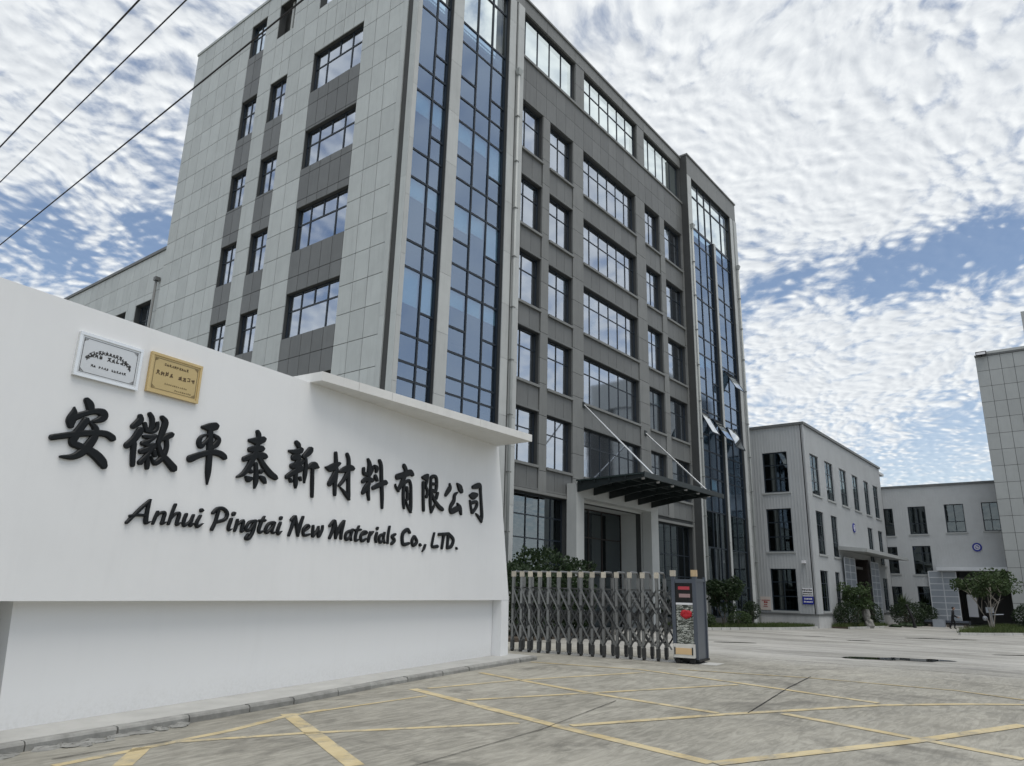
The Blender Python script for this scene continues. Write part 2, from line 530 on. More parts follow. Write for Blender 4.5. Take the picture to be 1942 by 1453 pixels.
# traced lettering (wall metres: along, up, width) and road paint (ground metres)
CHARS=[[[-11.068,3.962,0.094,-11.022,3.915,0.13,-10.994,3.852,0.12],[-11.219,3.838,0.008,-11.207,3.762,0.101,-11.227,3.654,0.141,-11.22,3.588,0.1],[-11.209,3.689,0.111,-11.051,3.786,0.088,-10.912,3.843,0.095,-10.824,3.836,0.138,-10.8,3.793,0.128,-10.85,3.739,0.1,-10.969,3.685,0.031],[-11.032,3.684,0.113,-11.085,3.579,0.112,-11.139,3.455,0.126,-11.152,3.36,0.11,-11.072,3.338,0.101,-10.918,3.298,0.124,-10.803,3.245,0.146,-10.714,3.176,0.147,-10.68,3.134,0.116],[-10.977,3.675,0.042,-10.885,3.609,0.1,-10.877,3.505,0.115,-10.925,3.391,0.134,-10.998,3.274,0.127,-11.114,3.183,0.095,-11.269,3.159,0.039],[-11.42,3.386,0.092,-11.291,3.43,0.094,-11.1,3.493,0.101,-10.9,3.543,0.099,-10.73,3.563,0.101,-10.63,3.525,0.113]],[[-10.27,3.907,0.091,-10.266,3.851,0.12,-10.355,3.749,0.09],[-10.241,3.705,0.125,-10.311,3.569,0.112,-10.398,3.465,0.105],[-10.298,3.505,0.09,-10.285,3.343,0.089,-10.268,3.209,0.078],[-10.131,3.977,0.07,-10.084,3.918,0.088,-10.07,3.807,0.081,-10.089,3.735,0.069],[-10.182,3.818,0.069,-10.144,3.736,0.069,-10.075,3.727,0.058],[-9.988,3.87,0.059,-9.987,3.79,0.065,-10.038,3.728,0.058,-10.147,3.718,0.057],[-10.168,3.635,0.057,-10.073,3.642,0.069,-9.992,3.675,0.064],[-9.997,3.668,0.07,-10.076,3.591,0.069,-10.169,3.535,0.08],[-10.168,3.529,0.057,-10.076,3.523,0.069,-9.988,3.545,0.064],[-10.006,3.542,0.07,-10.09,3.465,0.08,-10.178,3.416,0.085],[-10.164,3.402,0.057,-10.065,3.458,0.069,-9.982,3.512,0.064],[-10.018,3.467,0.069,-10.085,3.366,0.074,-10.162,3.259,0.09],[-10.064,3.347,0.057,-10.049,3.261,0.08,-10.044,3.2,0.068],[-9.93,3.969,0.071,-9.868,3.906,0.108,-9.888,3.763,0.101,-9.927,3.585,0.076],[-9.875,3.651,0.077,-9.808,3.704,0.102,-9.744,3.74,0.102],[-9.808,3.664,0.072,-9.785,3.53,0.077,-9.83,3.386,0.088,-9.925,3.286,0.087,-9.979,3.316,0.04,-10.007,3.368,0.029],[-9.931,3.572,0.07,-9.864,3.437,0.1,-9.749,3.354,0.113,-9.624,3.259,0.132],[-9.97,3.441,0.075,-9.957,3.398,0.075]],[[-9.218,3.967,0.064,-9.101,3.987,0.15,-8.991,4.025,0.145],[-9.111,3.872,0.032,-9.214,3.816,0.064,-9.248,3.725,0.095,-9.204,3.667,0.096,-9.133,3.746,0.064,-9.075,3.83,0.052],[-9.072,3.941,0.111,-9.05,3.762,0.124,-9.026,3.523,0.119,-9.009,3.286,0.109,-8.999,3.097,0.015],[-8.997,3.882,0.053,-8.902,3.832,0.099,-8.932,3.747,0.112,-9.021,3.67,0.078],[-9.359,3.444,0.131,-9.196,3.531,0.108,-8.996,3.605,0.104,-8.837,3.607,0.116,-8.75,3.572,0.113]],[[-8.29,3.928,0.071,-8.132,3.947,0.151,-8.007,3.996,0.124],[-8.26,3.779,0.106,-8.128,3.815,0.136,-8.013,3.835,0.116],[-8.352,3.604,0.104,-8.204,3.673,0.113,-8.016,3.72,0.127,-7.933,3.718,0.117],[-8.146,4.099,0.087,-8.113,4.04,0.109,-8.12,3.868,0.115,-8.171,3.666,0.121,-8.253,3.474,0.119,-8.345,3.359,0.09,-8.451,3.294,0.041],[-8.06,3.684,0.093,-7.925,3.55,0.123,-7.775,3.443,0.135,-7.658,3.397,0.111],[-8.105,3.554,0.088,-8.078,3.424,0.097,-8.063,3.273,0.102,-8.075,3.163,0.031],[-8.207,3.43,0.087,-8.185,3.421,0.082],[-8.268,3.314,0.063,-8.225,3.288,0.119,-8.164,3.307,0.07],[-7.977,3.458,0.089,-7.985,3.448,0.086],[-7.982,3.358,0.065,-7.917,3.332,0.112,-7.878,3.292,0.084]],[[-7.261,4.078,0.101,-7.21,4.044,0.12],[-7.407,3.903,0.055,-7.266,3.909,0.113,-7.143,3.963,0.131],[-7.294,3.802,0.128,-7.185,3.842,0.117],[-7.166,3.813,0.111,-7.209,3.709,0.104],[-7.315,3.65,0.109,-7.178,3.692,0.129,-7.086,3.761,0.106],[-7.398,3.447,0.098,-7.271,3.539,0.112,-7.098,3.635,0.13],[-7.21,3.666,0.098,-7.201,3.496,0.1,-7.181,3.35,0.097,-7.176,3.288,0.043],[-7.316,3.406,0.078,-7.299,3.387,0.078],[-7.092,3.469,0.071,-7.08,3.441,0.064],[-6.912,4.004,0.143,-6.964,3.945,0.139,-7.056,3.864,0.094],[-7.006,3.817,0.078,-6.983,3.701,0.09,-6.984,3.549,0.095,-6.985,3.398,0.027],[-6.914,3.69,0.082,-6.816,3.738,0.147,-6.74,3.739,0.141,-6.693,3.726,0.071],[-6.813,3.662,0.079,-6.787,3.414,0.085,-6.761,3.185,0.071]],[[-6.487,3.756,0.039,-6.368,3.752,0.153,-6.233,3.829,0.135,-6.134,3.88,0.075],[-6.254,4.055,0.089,-6.225,3.888,0.105,-6.204,3.663,0.124,-6.202,3.46,0.103,-6.184,3.293,0.088],[-6.189,3.734,0.111,-6.254,3.611,0.14,-6.347,3.468,0.121],[-6.114,3.728,0.054,-5.997,3.78,0.126,-5.853,3.842,0.137,-5.76,3.845,0.115],[-5.942,4.085,0.092,-5.888,3.989,0.101,-5.87,3.77,0.108,-5.835,3.486,0.101,-5.814,3.316,0.108,-5.797,3.251,0.069],[-5.797,3.247,0.069,-5.909,3.339,0.085,-6.053,3.434,0.034],[-5.89,3.732,0.104,-5.989,3.58,0.085,-6.09,3.469,0.068]],[[-5.441,3.882,0.09,-5.427,3.8,0.094,-5.34,3.789,0.087],[-5.178,3.958,0.074,-5.188,3.884,0.077,-5.234,3.805,0.073],[-5.438,3.632,0.093,-5.329,3.695,0.109,-5.166,3.694,0.106],[-5.33,4.086,0.076,-5.273,3.992,0.125,-5.278,3.87,0.125,-5.273,3.679,0.109,-5.255,3.443,0.097,-5.222,3.311,0.075],[-5.265,3.608,0.124,-5.359,3.489,0.137,-5.412,3.417,0.093],[-5.126,3.991,0.063,-5.057,3.952,0.127,-5.06,3.891,0.078],[-5.075,3.779,0.112,-5.022,3.726,0.093],[-5.121,3.544,0.091,-4.99,3.609,0.112,-4.793,3.696,0.122,-4.746,3.703,0.119],[-4.982,4.118,0.088,-4.924,4.022,0.102,-4.882,3.733,0.103,-4.83,3.435,0.102,-4.803,3.19,0.072]],[[-4.381,3.875,0.146,-4.177,3.95,0.143,-3.958,4.029,0.152,-3.883,4.007,0.123],[-4.177,4.137,0.12,-4.112,4.053,0.125,-4.153,3.896,0.124,-4.23,3.746,0.123,-4.325,3.602,0.074],[-4.323,3.585,0.06,-4.419,3.675,0.06,-4.428,3.719,0.021],[-4.137,3.747,0.09,-4.144,3.539,0.091,-4.114,3.336,0.09,-4.096,3.252,0.055],[-4.122,3.784,0.076,-3.989,3.854,0.077,-3.913,3.765,0.086,-3.881,3.536,0.093,-3.867,3.306,0.108,-3.867,3.208,0.082],[-3.866,3.202,0.076,-3.981,3.316,0.076,-4.036,3.391,0.029],[-4.046,3.678,0.106,-4.022,3.623,0.091],[-4.007,3.567,0.091,-3.997,3.476,0.105,-4.03,3.431,0.061]],[[-3.505,3.988,0.077,-3.386,4.005,0.163,-3.334,4.054,0.097],[-3.328,4.037,0.097,-3.347,3.913,0.097,-3.368,3.814,0.081,-3.297,3.702,0.096,-3.327,3.585,0.085],[-3.474,3.872,0.096,-3.445,3.565,0.097,-3.409,3.29,0.095],[-3.184,4.033,0.098,-3.105,4.075,0.083,-2.998,4.047,0.099,-2.971,3.866,0.101,-2.997,3.752,0.099],[-3.204,4.018,0.082,-3.186,3.716,0.099,-3.175,3.476,0.097,-3.126,3.283,0.081],[-3.171,3.888,0.082,-3.007,3.911,0.067],[-3.138,3.747,0.098,-3.012,3.738,0.083],[-3.125,3.266,0.065,-3.044,3.394,0.066,-3.008,3.459,0.032],[-2.925,3.7,0.099,-2.959,3.604,0.099],[-3.152,3.672,0.097,-3.015,3.531,0.1,-2.837,3.417,0.117,-2.716,3.375,0.11]],[[-2.463,3.984,0.05,-2.445,3.898,0.141,-2.525,3.799,0.132,-2.601,3.713,0.095],[-2.151,4.026,0.068,-2.042,3.95,0.197,-1.98,3.894,0.163],[-2.147,3.821,0.051,-2.243,3.746,0.104,-2.266,3.617,0.122,-2.387,3.465,0.104,-2.356,3.356,0.124,-2.183,3.424,0.159,-2.051,3.476,0.139],[-2.116,3.571,0.051,-2.006,3.481,0.145,-1.95,3.353,0.089]],[[-1.485,4.036,0.093,-1.312,4.085,0.154,-1.164,4.118,0.137,-1.13,3.975,0.113,-1.07,3.647,0.115,-1.028,3.386,0.122,-1.044,3.239,0.054],[-1.059,3.277,0.112,-1.188,3.357,0.093,-1.303,3.418,0.036],[-1.597,3.818,0.074,-1.465,3.827,0.205,-1.309,3.87,0.13],[-1.588,3.695,0.056,-1.544,3.582,0.083,-1.486,3.432,0.092],[-1.525,3.65,0.092,-1.298,3.702,0.093,-1.283,3.598,0.102,-1.449,3.43,0.083]]]
LETTERS=[[[-10.212,2.405,0.058,-10.138,2.495,0.061,-10.035,2.619,0.065,-9.913,2.748,0.049],[-9.919,2.736,0.061,-9.93,2.576,0.071,-9.93,2.454,0.082,-9.916,2.424,0.056,-9.856,2.449,0.02],[-10.176,2.5,0.051,-10.076,2.52,0.049,-9.969,2.53,0.05]],[[-9.765,2.597,0.048,-9.787,2.521,0.059,-9.812,2.426,0.05],[-9.793,2.505,0.034,-9.727,2.581,0.046,-9.649,2.595,0.06,-9.659,2.494,0.064,-9.671,2.435,0.055,-9.601,2.468,0.017]],[[-9.495,2.726,0.061,-9.527,2.617,0.057,-9.55,2.489,0.056,-9.563,2.442,0.052],[-9.537,2.513,0.035,-9.469,2.599,0.044,-9.405,2.604,0.066,-9.423,2.492,0.065,-9.424,2.441,0.053,-9.357,2.482,0.017]],[[-9.288,2.603,0.067,-9.314,2.502,0.066,-9.294,2.441,0.062,-9.211,2.512,0.037,-9.164,2.604,0.054],[-9.162,2.604,0.054,-9.19,2.497,0.063,-9.191,2.447,0.054,-9.123,2.495,0.018]],[[-9.041,2.605,0.059,-9.086,2.507,0.068,-9.066,2.445,0.064,-8.977,2.5,0.018],[-9.035,2.695,0.079,-9.029,2.695,0.079]],[[-8.818,2.679,0.068,-8.75,2.751,0.062,-8.64,2.762,0.07,-8.551,2.698,0.076,-8.577,2.603,0.07,-8.729,2.544,0.062],[-8.72,2.721,0.069,-8.754,2.546,0.068,-8.799,2.428,0.072]],[[-8.46,2.609,0.071,-8.49,2.489,0.076,-8.476,2.439,0.051,-8.429,2.463,0.017],[-8.428,2.7,0.087,-8.423,2.704,0.087]],[[-8.336,2.61,0.06,-8.351,2.5,0.071,-8.365,2.443,0.059],[-8.337,2.533,0.048,-8.218,2.613,0.065,-8.226,2.49,0.072,-8.23,2.436,0.053,-8.169,2.464,0.018]],[[-7.968,2.628,0.074,-8.096,2.596,0.061,-8.146,2.487,0.066,-8.077,2.471,0.061,-7.999,2.583,0.062],[-7.97,2.612,0.072,-7.995,2.467,0.074,-8.058,2.347,0.073,-8.13,2.34,0.065,-8.094,2.407,0.035]],[[-7.798,2.714,0.051,-7.852,2.607,0.081,-7.882,2.487,0.075,-7.843,2.456,0.063,-7.766,2.497,0.018],[-7.892,2.646,0.051,-7.778,2.657,0.064]],[[-7.576,2.639,0.07,-7.684,2.611,0.064,-7.74,2.509,0.076,-7.704,2.461,0.064,-7.617,2.541,0.057,-7.567,2.627,0.065],[-7.558,2.631,0.065,-7.598,2.51,0.069,-7.57,2.467,0.057,-7.509,2.496,0.019]],[[-7.435,2.639,0.071,-7.471,2.531,0.078,-7.453,2.458,0.065,-7.387,2.511,0.019],[-7.434,2.726,0.084,-7.432,2.729,0.084]],[[-7.193,2.722,0.067,-7.118,2.785,0.068,-7.146,2.659,0.081,-7.213,2.458,0.067],[-7.102,2.784,0.068,-7.047,2.611,0.088,-7.005,2.474,0.073],[-7.005,2.47,0.068,-6.974,2.64,0.082,-6.927,2.79,0.069]],[[-6.853,2.559,0.043,-6.752,2.636,0.057,-6.804,2.664,0.056,-6.887,2.579,0.069,-6.858,2.482,0.069,-6.719,2.513,0.04]],[[-6.658,2.656,0.071,-6.652,2.552,0.077,-6.642,2.478,0.064,-6.552,2.595,0.058,-6.527,2.653,0.058],[-6.524,2.632,0.058,-6.504,2.485,0.071,-6.429,2.605,0.072,-6.422,2.674,0.065]],[[-6.242,2.699,0.069,-6.138,2.803,0.07,-6.141,2.666,0.087,-6.214,2.487,0.076],[-6.117,2.791,0.087,-6.066,2.63,0.104,-6.059,2.498,0.077],[-6.052,2.52,0.062,-5.963,2.709,0.088,-5.876,2.813,0.079],[-5.879,2.787,0.089,-5.918,2.6,0.088,-5.916,2.499,0.078]],[[-5.642,2.664,0.066,-5.768,2.615,0.072,-5.8,2.538,0.075,-5.764,2.482,0.069,-5.666,2.541,0.059],[-5.618,2.678,0.07,-5.651,2.564,0.073,-5.633,2.488,0.059]],[[-5.447,2.756,0.057,-5.507,2.618,0.081,-5.513,2.491,0.081,-5.429,2.508,0.039],[-5.553,2.679,0.056,-5.39,2.699,0.057]],[[-5.33,2.602,0.048,-5.202,2.656,0.067,-5.293,2.668,0.067,-5.37,2.57,0.075,-5.327,2.489,0.075,-5.211,2.538,0.049]],[[-5.101,2.667,0.077,-5.125,2.574,0.084,-5.138,2.496,0.076],[-5.105,2.605,0.058,-5.027,2.682,0.063]],[[-4.905,2.664,0.078,-4.93,2.573,0.085,-4.91,2.503,0.068],[-4.9,2.762,0.086,-4.898,2.765,0.086]],[[-4.688,2.666,0.064,-4.796,2.631,0.075,-4.823,2.558,0.078,-4.781,2.497,0.071,-4.685,2.549,0.06],[-4.667,2.69,0.068,-4.685,2.591,0.072,-4.646,2.503,0.06]],[[-4.522,2.824,0.073,-4.548,2.661,0.077,-4.548,2.507,0.072]],[[-4.33,2.69,0.072,-4.424,2.64,0.081,-4.33,2.57,0.082,-4.421,2.498,0.081]],[[-3.854,2.774,0.093,-3.937,2.821,0.093,-4.081,2.712,0.104,-4.048,2.515,0.103,-3.857,2.54,0.073]],[[-3.688,2.692,0.086,-3.752,2.595,0.094,-3.696,2.507,0.086,-3.576,2.591,0.087,-3.661,2.689,0.086]],[[-3.463,2.534,0.092,-3.457,2.533,0.092]],[[-3.279,2.535,0.078,-3.314,2.463,0.076,-3.376,2.395,0.017]],[[-2.967,2.819,0.061,-3.01,2.662,0.078,-3.018,2.53,0.078,-2.827,2.542,0.098]],[[-2.786,2.808,0.088,-2.408,2.849,0.095],[-2.6,2.809,0.103,-2.65,2.523,0.093]],[[-2.421,2.831,0.104,-2.442,2.536,0.094],[-2.391,2.838,0.096,-2.214,2.735,0.108,-2.279,2.585,0.107,-2.442,2.533,0.083]],[[-2.069,2.547,0.081,-2.065,2.544,0.081]]]
MARKS={'a':[(3.8,9.0),(4.79,9.1),(6.04,9.27),(7.12,9.59),(7.82,9.58)],
'b':[(5.19,9.15),(6.53,8.41),(8.87,6.74)],
'c':[(7.35,9.58),(8.47,9.5),(9.76,9.4)],
'd':[(10.4,9.97),(12.27,9.49),(15.2,8.18)],
'e':[(9.89,8.59),(11.86,7.5),(14.71,5.92)],
'f':[(9.19,6.09),(11.38,4.86),(13.94,3.24),(15.79,1.42)],
'g':[(8.44,3.7),(11.24,2.22),(13.46,1.25)],
'h':[(4.26,8.46),(4.81,9.15)],
'i':[(7.22,9.72),(5.84,6.61)],
'j':[(10.17,10.13),(9.62,8.2),(9.02,6.12),(8.44,3.74)],
'k':[(12.77,10.76),(11.91,7.54),(11.48,4.95)],
'l':[(12.1,4.18),(11.42,2.26),(10.95,1.06)],
'm':[(15.15,11.19),(15.72,8.61),(14.93,5.89),(14.17,3.3)],
'n':[(16.49,8.02),(17.16,5.34),(17.18,2.61),(16.56,1.48)],
}

# ------------------------------------------------------------------ ground: one sheet, gently crowned at the gate
def gz(x):
    return -0.011 * min(max(0, x - 25), 35) + 0.024 * max(-12, min(0, x - 15))


def concrete_nodes(t):
    g = t.n('ShaderNodeNewGeometry'); p = g.outputs['Position']
    big = t.noise(p, .16, 4, .6, .6)
    mid = t.noise(p, 1.1, 5, .65, 1.2)
    mpn = t.n('ShaderNodeMapping'); t.l(p, mpn.inputs['Vector'])
    mpn.inputs['Rotation'].default_value = (0, 0, R(24)); mpn.inputs['Scale'].default_value = (1.0, 4.5, 1.0)
    brush = t.noise(mpn.outputs[0], 1.5, 6, .68, 1.6)
    fine = t.noise(p, 42.0, 5, .75)
    k = t.m('ADD', t.m('ADD', t.m('MULTIPLY', t.mr(big, .3, .7, 0, 1), .30), t.m('MULTIPLY', t.mr(mid, .3, .7, 0, 1), .25)),
            t.m('ADD', t.m('MULTIPLY', t.mr(brush, .34, .68, 0, 1), .38), t.m('MULTIPLY', t.m('SUBTRACT', fine, .3), .30)))
    return p, big, mid, brush, fine, k


def ground_mat():
    mt, t, b = new_mat('worn_concrete')
    p, big, mid, brush, fine, k = concrete_nodes(t)
    col = t.mix(k, (.15, .143, .120), (.425, .41, .355))
    st = t.noise(p, .55, 6, .7, .8)
    col = t.mix(t.mr(st, .53, .70, 0, .62), col, (.10, .096, .083))
    # the yard beyond the gate is smoother and paler
    sp = t.n('ShaderNodeSeparateXYZ'); t.l(p, sp.inputs[0])
    far = t.mr(sp.outputs[0], 18.5, 24, 0, .62)
    mp2 = t.n('ShaderNodeMapping'); t.l(p, mp2.inputs['Vector']); mp2.inputs['Scale'].default_value = (.5, .16, 1)
    ys = t.noise(mp2.outputs[0], .9, 7, .68, 1.0)
    yard = t.mix(t.mr(ys, .34, .66, 0, 1), (.20, .198, .188), (.48, .475, .455))
    col = t.mix(far, col, yard)
    t.l(col, b.inputs['Base Color'])
    t.l(t.mr(mid, .3, .7, .62, .88), b.inputs['Roughness'])
    b.inputs['Specular IOR Level'].default_value = .3
    bn = t.n('ShaderNodeBump'); bn.inputs['Strength'].default_value = .35; bn.inputs['Distance'].default_value = .012
    t.l(t.m('ADD', t.m('MULTIPLY', brush, .8), t.m('MULTIPLY', fine, .35)), bn.inputs['Height'])
    t.l(bn.outputs[0], b.inputs['Normal'])
    return mt


def yellow_mat():
    mt, t, b = new_mat('worn_yellow_paint')
    p, big, mid, brush, fine, k = concrete_nodes(t)
    wear = t.noise(p, 2.6, 6, .72, .6)
    paint = t.mix(t.mr(mid, .3, .7, 0, 1), (.46, .37, .20), (.57, .48, .29))
    conc = t.mix(k, (.15, .145, .125), (.34, .33, .29))
    col = t.mix(t.mr(wear, .44, .68, .05, .82), paint, conc)
    t.l(col, b.inputs['Base Color']); b.inputs['Roughness'].default_value = .75
    b.inputs['Specular IOR Level'].default_value = .3
    return mt


def base_wall_mat():
    """white render with splash dirt and faint damp patches near the pavement"""
    mt, t, b = new_mat('white_render_splashed')
    g = t.n('ShaderNodeNewGeometry'); p = g.outputs['Position']
    sp = t.n('ShaderNodeSeparateXYZ'); t.l(p, sp.inputs[0])
    hgt = t.m('SUBTRACT', sp.outputs[2], t.m('MULTIPLY', t.m('SUBTRACT', sp.outputs[0], 15.0), .0222))
    edge = t.m('ADD', hgt, t.m('MULTIPLY', t.m('SUBTRACT', t.noise(p, 6.0, 7, .75), .5), .42))
    d = t.m('MULTIPLY', t.mr(edge, .05, .50, 1, 0), t.mr(t.noise(p, 22, 5, .7), .35, .7, .35, 1))
    mpn = t.n('ShaderNodeMapping'); t.l(p, mpn.inputs['Vector']); mpn.inputs['Scale'].default_value = (2.5, 2.5, .3)
    st = t.mr(t.noise(mpn.outputs[0], 1.6, 5, .65), .5, .8, 0, .05)
    col = t.mix(t.m('MULTIPLY', d, .20), (.79, .80, .805), (.36, .34, .29))
    col = t.mix(st, col, (.40, .40, .38))
    t.l(col, b.inputs['Base Color']); b.inputs['Roughness'].default_value = .6
    return mt


M['whitebase'] = base_wall_mat()
M['ground'] = ground_mat()
M['yellow'] = yellow_mat()
M['crack'] = mk('crack_filler', (.025, .024, .022), .8, var=.2, objvar=0)
wm, wt, wb = new_mat('standing_water')
wb.inputs['Base Color'].default_value = (.012, .012, .011, 1); wb.inputs['Roughness'].default_value = .04; wb.inputs['Specular IOR Level'].default_value = .5
M['water'] = wm

XS = [-900, -60, 3, 15, 25, 60, 160, 900]
g = MB()
YS = [-900, -60, 80, 900]
for i in range(len(XS)):
    for y in YS: g.v.append((XS[i], y, gz(XS[i])))
for i in range(len(XS) - 1):
    for j in range(len(YS) - 1):
        a = i * len(YS) + j
        g.f.append((a, a + len(YS), a + len(YS) + 1, a + 1))
tag(g.build('ground', M['ground'], loc=(0, 0, 0)), kind='structure')


def strip(pts, wid, lift, jit=.0, step=.25, taper=False):
    """ribbon along a ground polyline, following the slope"""
    pts = [Vector((x, y, 0)) for x, y in pts]
    dense = []
    for a, b in zip(pts, pts[1:]):
        n = max(1, int((b - a).length / step))
        dense += [a.lerp(b, i / n) for i in range(n)]
    dense.append(pts[-1])
    q = MB()
    n = len(dense)
    for i, p in enumerate(dense):
        d = (dense[min(i + 1, n - 1)] - dense[max(i - 1, 0)]).normalized()
        s = Vector((-d.y, d.x, 0))
        ww = wid / 2 * (1 + random.uniform(-jit, jit))
        if taper: ww *= max(.12, math.sin(math.pi * min(1, (i + .5) / n)) ** .6)
        o = random.uniform(-jit, jit) * wid * .4
        for e in (-1, 1):
            v = p + s * (e * ww + o)
            q.v.append((v.x, v.y, gz(v.x) + lift))
    q.f = [(2 * i, 2 * i + 2, 2 * i + 3, 2 * i + 1) for i in range(n - 1)]
    return q


WIDTH = dict(a=.13, b=.12, c=.09, d=.12, e=.12, f=.15, g=.19, h=.20, i=.21, j=.18, k=.14, l=.16, m=.14, n=.11)
for i, (k, pts) in enumerate(MARKS.items()):
    tag(strip(pts, WIDTH[k], .004 + .0006 * (i % 7), .035).build('yellow_road_marking', M['yellow']), kind='structure')
for pts, wd in (([(11.78, 4.60), (17.44, 5.37)], .020), ([(6.04, 6.12), (8.7, 6.24), (11.45, 6.7)], .012),
                ([(3.9, 9.3), (4.6, 9.32), (5.2, 9.22)], .02)):
    tag(strip(pts, wd, .0095, .3, .12).build('pavement_crack', M['crack']), kind='structure')
for pts, wd in (([(24.0, 6.45), (24.6, 5.5), (25.9, 3.9)], 1.15), ([(28.2, 12.2), (29.3, 10.95)], .32), ([(45.2, 8.9), (46.6, 7.6), (47.8, 6.0)], .75),
                ([(37.5, 9.8), (38.3, 9.0)], .4), ([(23.2, 1.9), (24.2, .6)], .35), ([(31.5, 3.5), (33, 1.9)], .3), ([(40, 12.5), (40.8, 11.7)], .35)):
    tag(strip(pts, wd, .010, .25, .3, True).build('puddle', M['water']), kind='structure')
# shallow drain lines across the yard
for pts in ([(21.5, 20), (21.5, -18)], [(33.5, 19), (33.5, -22)], [(45.5, 17), (45.5, -22)]):
    tag(strip(pts, .03, .005, .2, .5).build('slab_joint', M['crack']), kind='structure')

# ------------------------------------------------------------------ company wall at the gate
TH = R(7.8)
WD = Vector((math.cos(TH), math.sin(TH), 0)); WN = Vector((WD.y, -WD.x, 0)); WO = Vector(((15.0304, 12.0849, 0.0)))


def wp(s, z, n=0.): # wall coordinates: s along the wall, n out towards the street
    p = WO + WD * s + WN * n
    return (p.x, p.y, z)


def wbox(mb, s0, s1, z0, z1, n0, n1):
    return mb.prism([wp(s0, z0, n1), wp(s1, z0, n1), wp(s1, z0, n0), wp(s0, z0, n0)], [wp(s0, z1, n1), wp(s1, z1, n1), wp(s1, z1, n0), wp(s0, z1, n0)])


wall = thing('gate_wall', wp(-6, 0, -.3), 'white rendered company wall with slanted end and overhanging slab beside the gate', 'wall')
q = MB()
prof = [(-15.2, 1.33), (.42, 1.405), (-.31, 5.25), (-15.2, 5.25)]
q.prism([wp(s, z, 0) for s, z in prof], [wp(s, z, -.75) for s, z in prof])
q.build('sign_panel', M['white'], wall)
q = MB()
q.prism([wp(-11.25, -.35, -.26), wp(.06, -.2, -.26), wp(.06, -.2, -.62), wp(-11.25, -.35, -.62)], [wp(-11.35, 1.36, -.26), wp(.06, 1.40, -.26), wp(.06, 1.40, -.62), wp(-11.35, 1.36, -.62)])
q.build('base_wall', M['whitebase'], wall)
q = MB(); q.prism([wp(.07, -.1, -.004), wp(.45, -.1, -.004), wp(.45, -.1, -.70), wp(.07, -.1, -.70)], [wp(.07, 1.402, -.004), wp(.418, 1.402, -.004), wp(.418, 1.402, -.70), wp(.07, 1.402, -.70)])
q.build('end_pier', M['white'], wall)
# overhanging slab, wedge-shaped in plan, with two drip joints
plan = [(-7.06, -.50), (-7.10, .31), (-.55, 1.13), (-.30, -.55)]
zs_, zt = 5.252, 5.425
def slab_part(f0, f1, nm):
    a = [wp(-7.08 + (6.53 + .0) * f0, 0, .31 + .82 * f0), wp(-7.08 + 6.53 * f1, 0, .31 + .82 * f1)]
    b = [wp(-7.06 + 6.76 * f0, 0, -.52), wp(-7.06 + 6.76 * f1, 0, -.52)]
    bot = [(*a[0][:2], zs_), (*a[1][:2], zs_), (*b[1][:2], zs_), (*b[0][:2], zs_)]
    return MB().prism(bot, [(x, y, zt) for x, y, z in bot]).build(nm, M['whitecap'], wall)
cutsf = [0, .135, .268, .69, 1]
for f0, f1 in zip(cutsf, cutsf[1:]): slab_part(f0 + (.0007 if f0 else 0), f1 - (.0007 if f1 < 1 else 0), 'canopy_slab')

# raised characters
def stroke(mb, pts, lift, thick):
    """brush stroke: spline through (s, z, width), round ends, soft shoulders, standing off the wall"""
    P3 = [pts[i:i + 3] for i in range(0, len(pts), 3)]
    n = len(P3)
    smp = []
    for i in range(n - 1):
        p0, p1, p2, p3 = P3[max(i - 1, 0)], P3[i], P3[i + 1], P3[min(i + 2, n - 1)]
        seg = 5
        for k in range(seg):
            t = k / seg
            smp.append([.5 * ((2 * p1[c]) + (-p0[c] + p2[c]) * t + (2 * p0[c] - 5 * p1[c] + 4 * p2[c] - p3[c]) * t * t + (-p0[c] + 3 * p1[c] - 3 * p2[c] + p3[c]) * t ** 3) for c in range(3)])
    smp.append(list(P3[-1]))
    N = len(smp)
    def tang(i):
        a, b = smp[max(i - 1, 0)], smp[min(i + 1, N - 1)]
        d = math.hypot(b[0] - a[0], b[1] - a[1]) or 1e-6
        return ((b[0] - a[0]) / d, (b[1] - a[1]) / d)
    rows = []
    t0, t1 = tang(0), tang(N - 1)
    r0_, r1_ = max(smp[0][2], .004) / 2, max(smp[-1][2], .004) / 2
    for a in (80, 55, 28): rows.append((smp[0][0] - t0[0] * r0_ * math.sin(R(a)), smp[0][1] - t0[1] * r0_ * math.sin(R(a)), r0_ * math.cos(R(a)), t0))
    for i in range(N): rows.append((smp[i][0], smp[i][1], max(smp[i][2], .004) / 2, tang(i)))
    for a in (28, 55, 80): rows.append((smp[-1][0] + t1[0] * r1_ * math.sin(R(a)), smp[-1][1] + t1[1] * r1_ * math.sin(R(a)), r1_ * math.cos(R(a)), t1))
    vs = []
    for s, z, h, (tx, tz) in rows:
        nx, nz = -tz, tx
        b = min(.016, h * .5)
        for off, d in ((-h, .004), (-h, thick * .72), (-h + b, thick), (h - b, thick), (h, thick * .72), (h, .004)):
            vs.append(wp(s + nx * off, z + nz * off, d + (lift if d > .01 else 0)))
    fs = []
    K = 6
    for i in range(len(rows) - 1):
        for k in range(K - 1):
            fs.append((i * K + k, (i + 1) * K + k, (i + 1) * K + k + 1, i * K + k + 1))
    fs.append(tuple(range(K))); fs.append(tuple((len(rows) - 1) * K + k for k in range(K))[::-1])
    mb.add(vs, fs)


def lettering(name, data, part, label, loc, kw=.9):
    root = thing(name, loc, label, 'sign')
    for gi, ch in enumerate(data):
        mb = MB()
        for si, st in enumerate(ch):
            stroke(mb, [v * (kw if i % 3 == 2 else 1) for i, v in enumerate(st)], .0006 * si, .045)
        mb.build(part, M['black'], root)
    return root


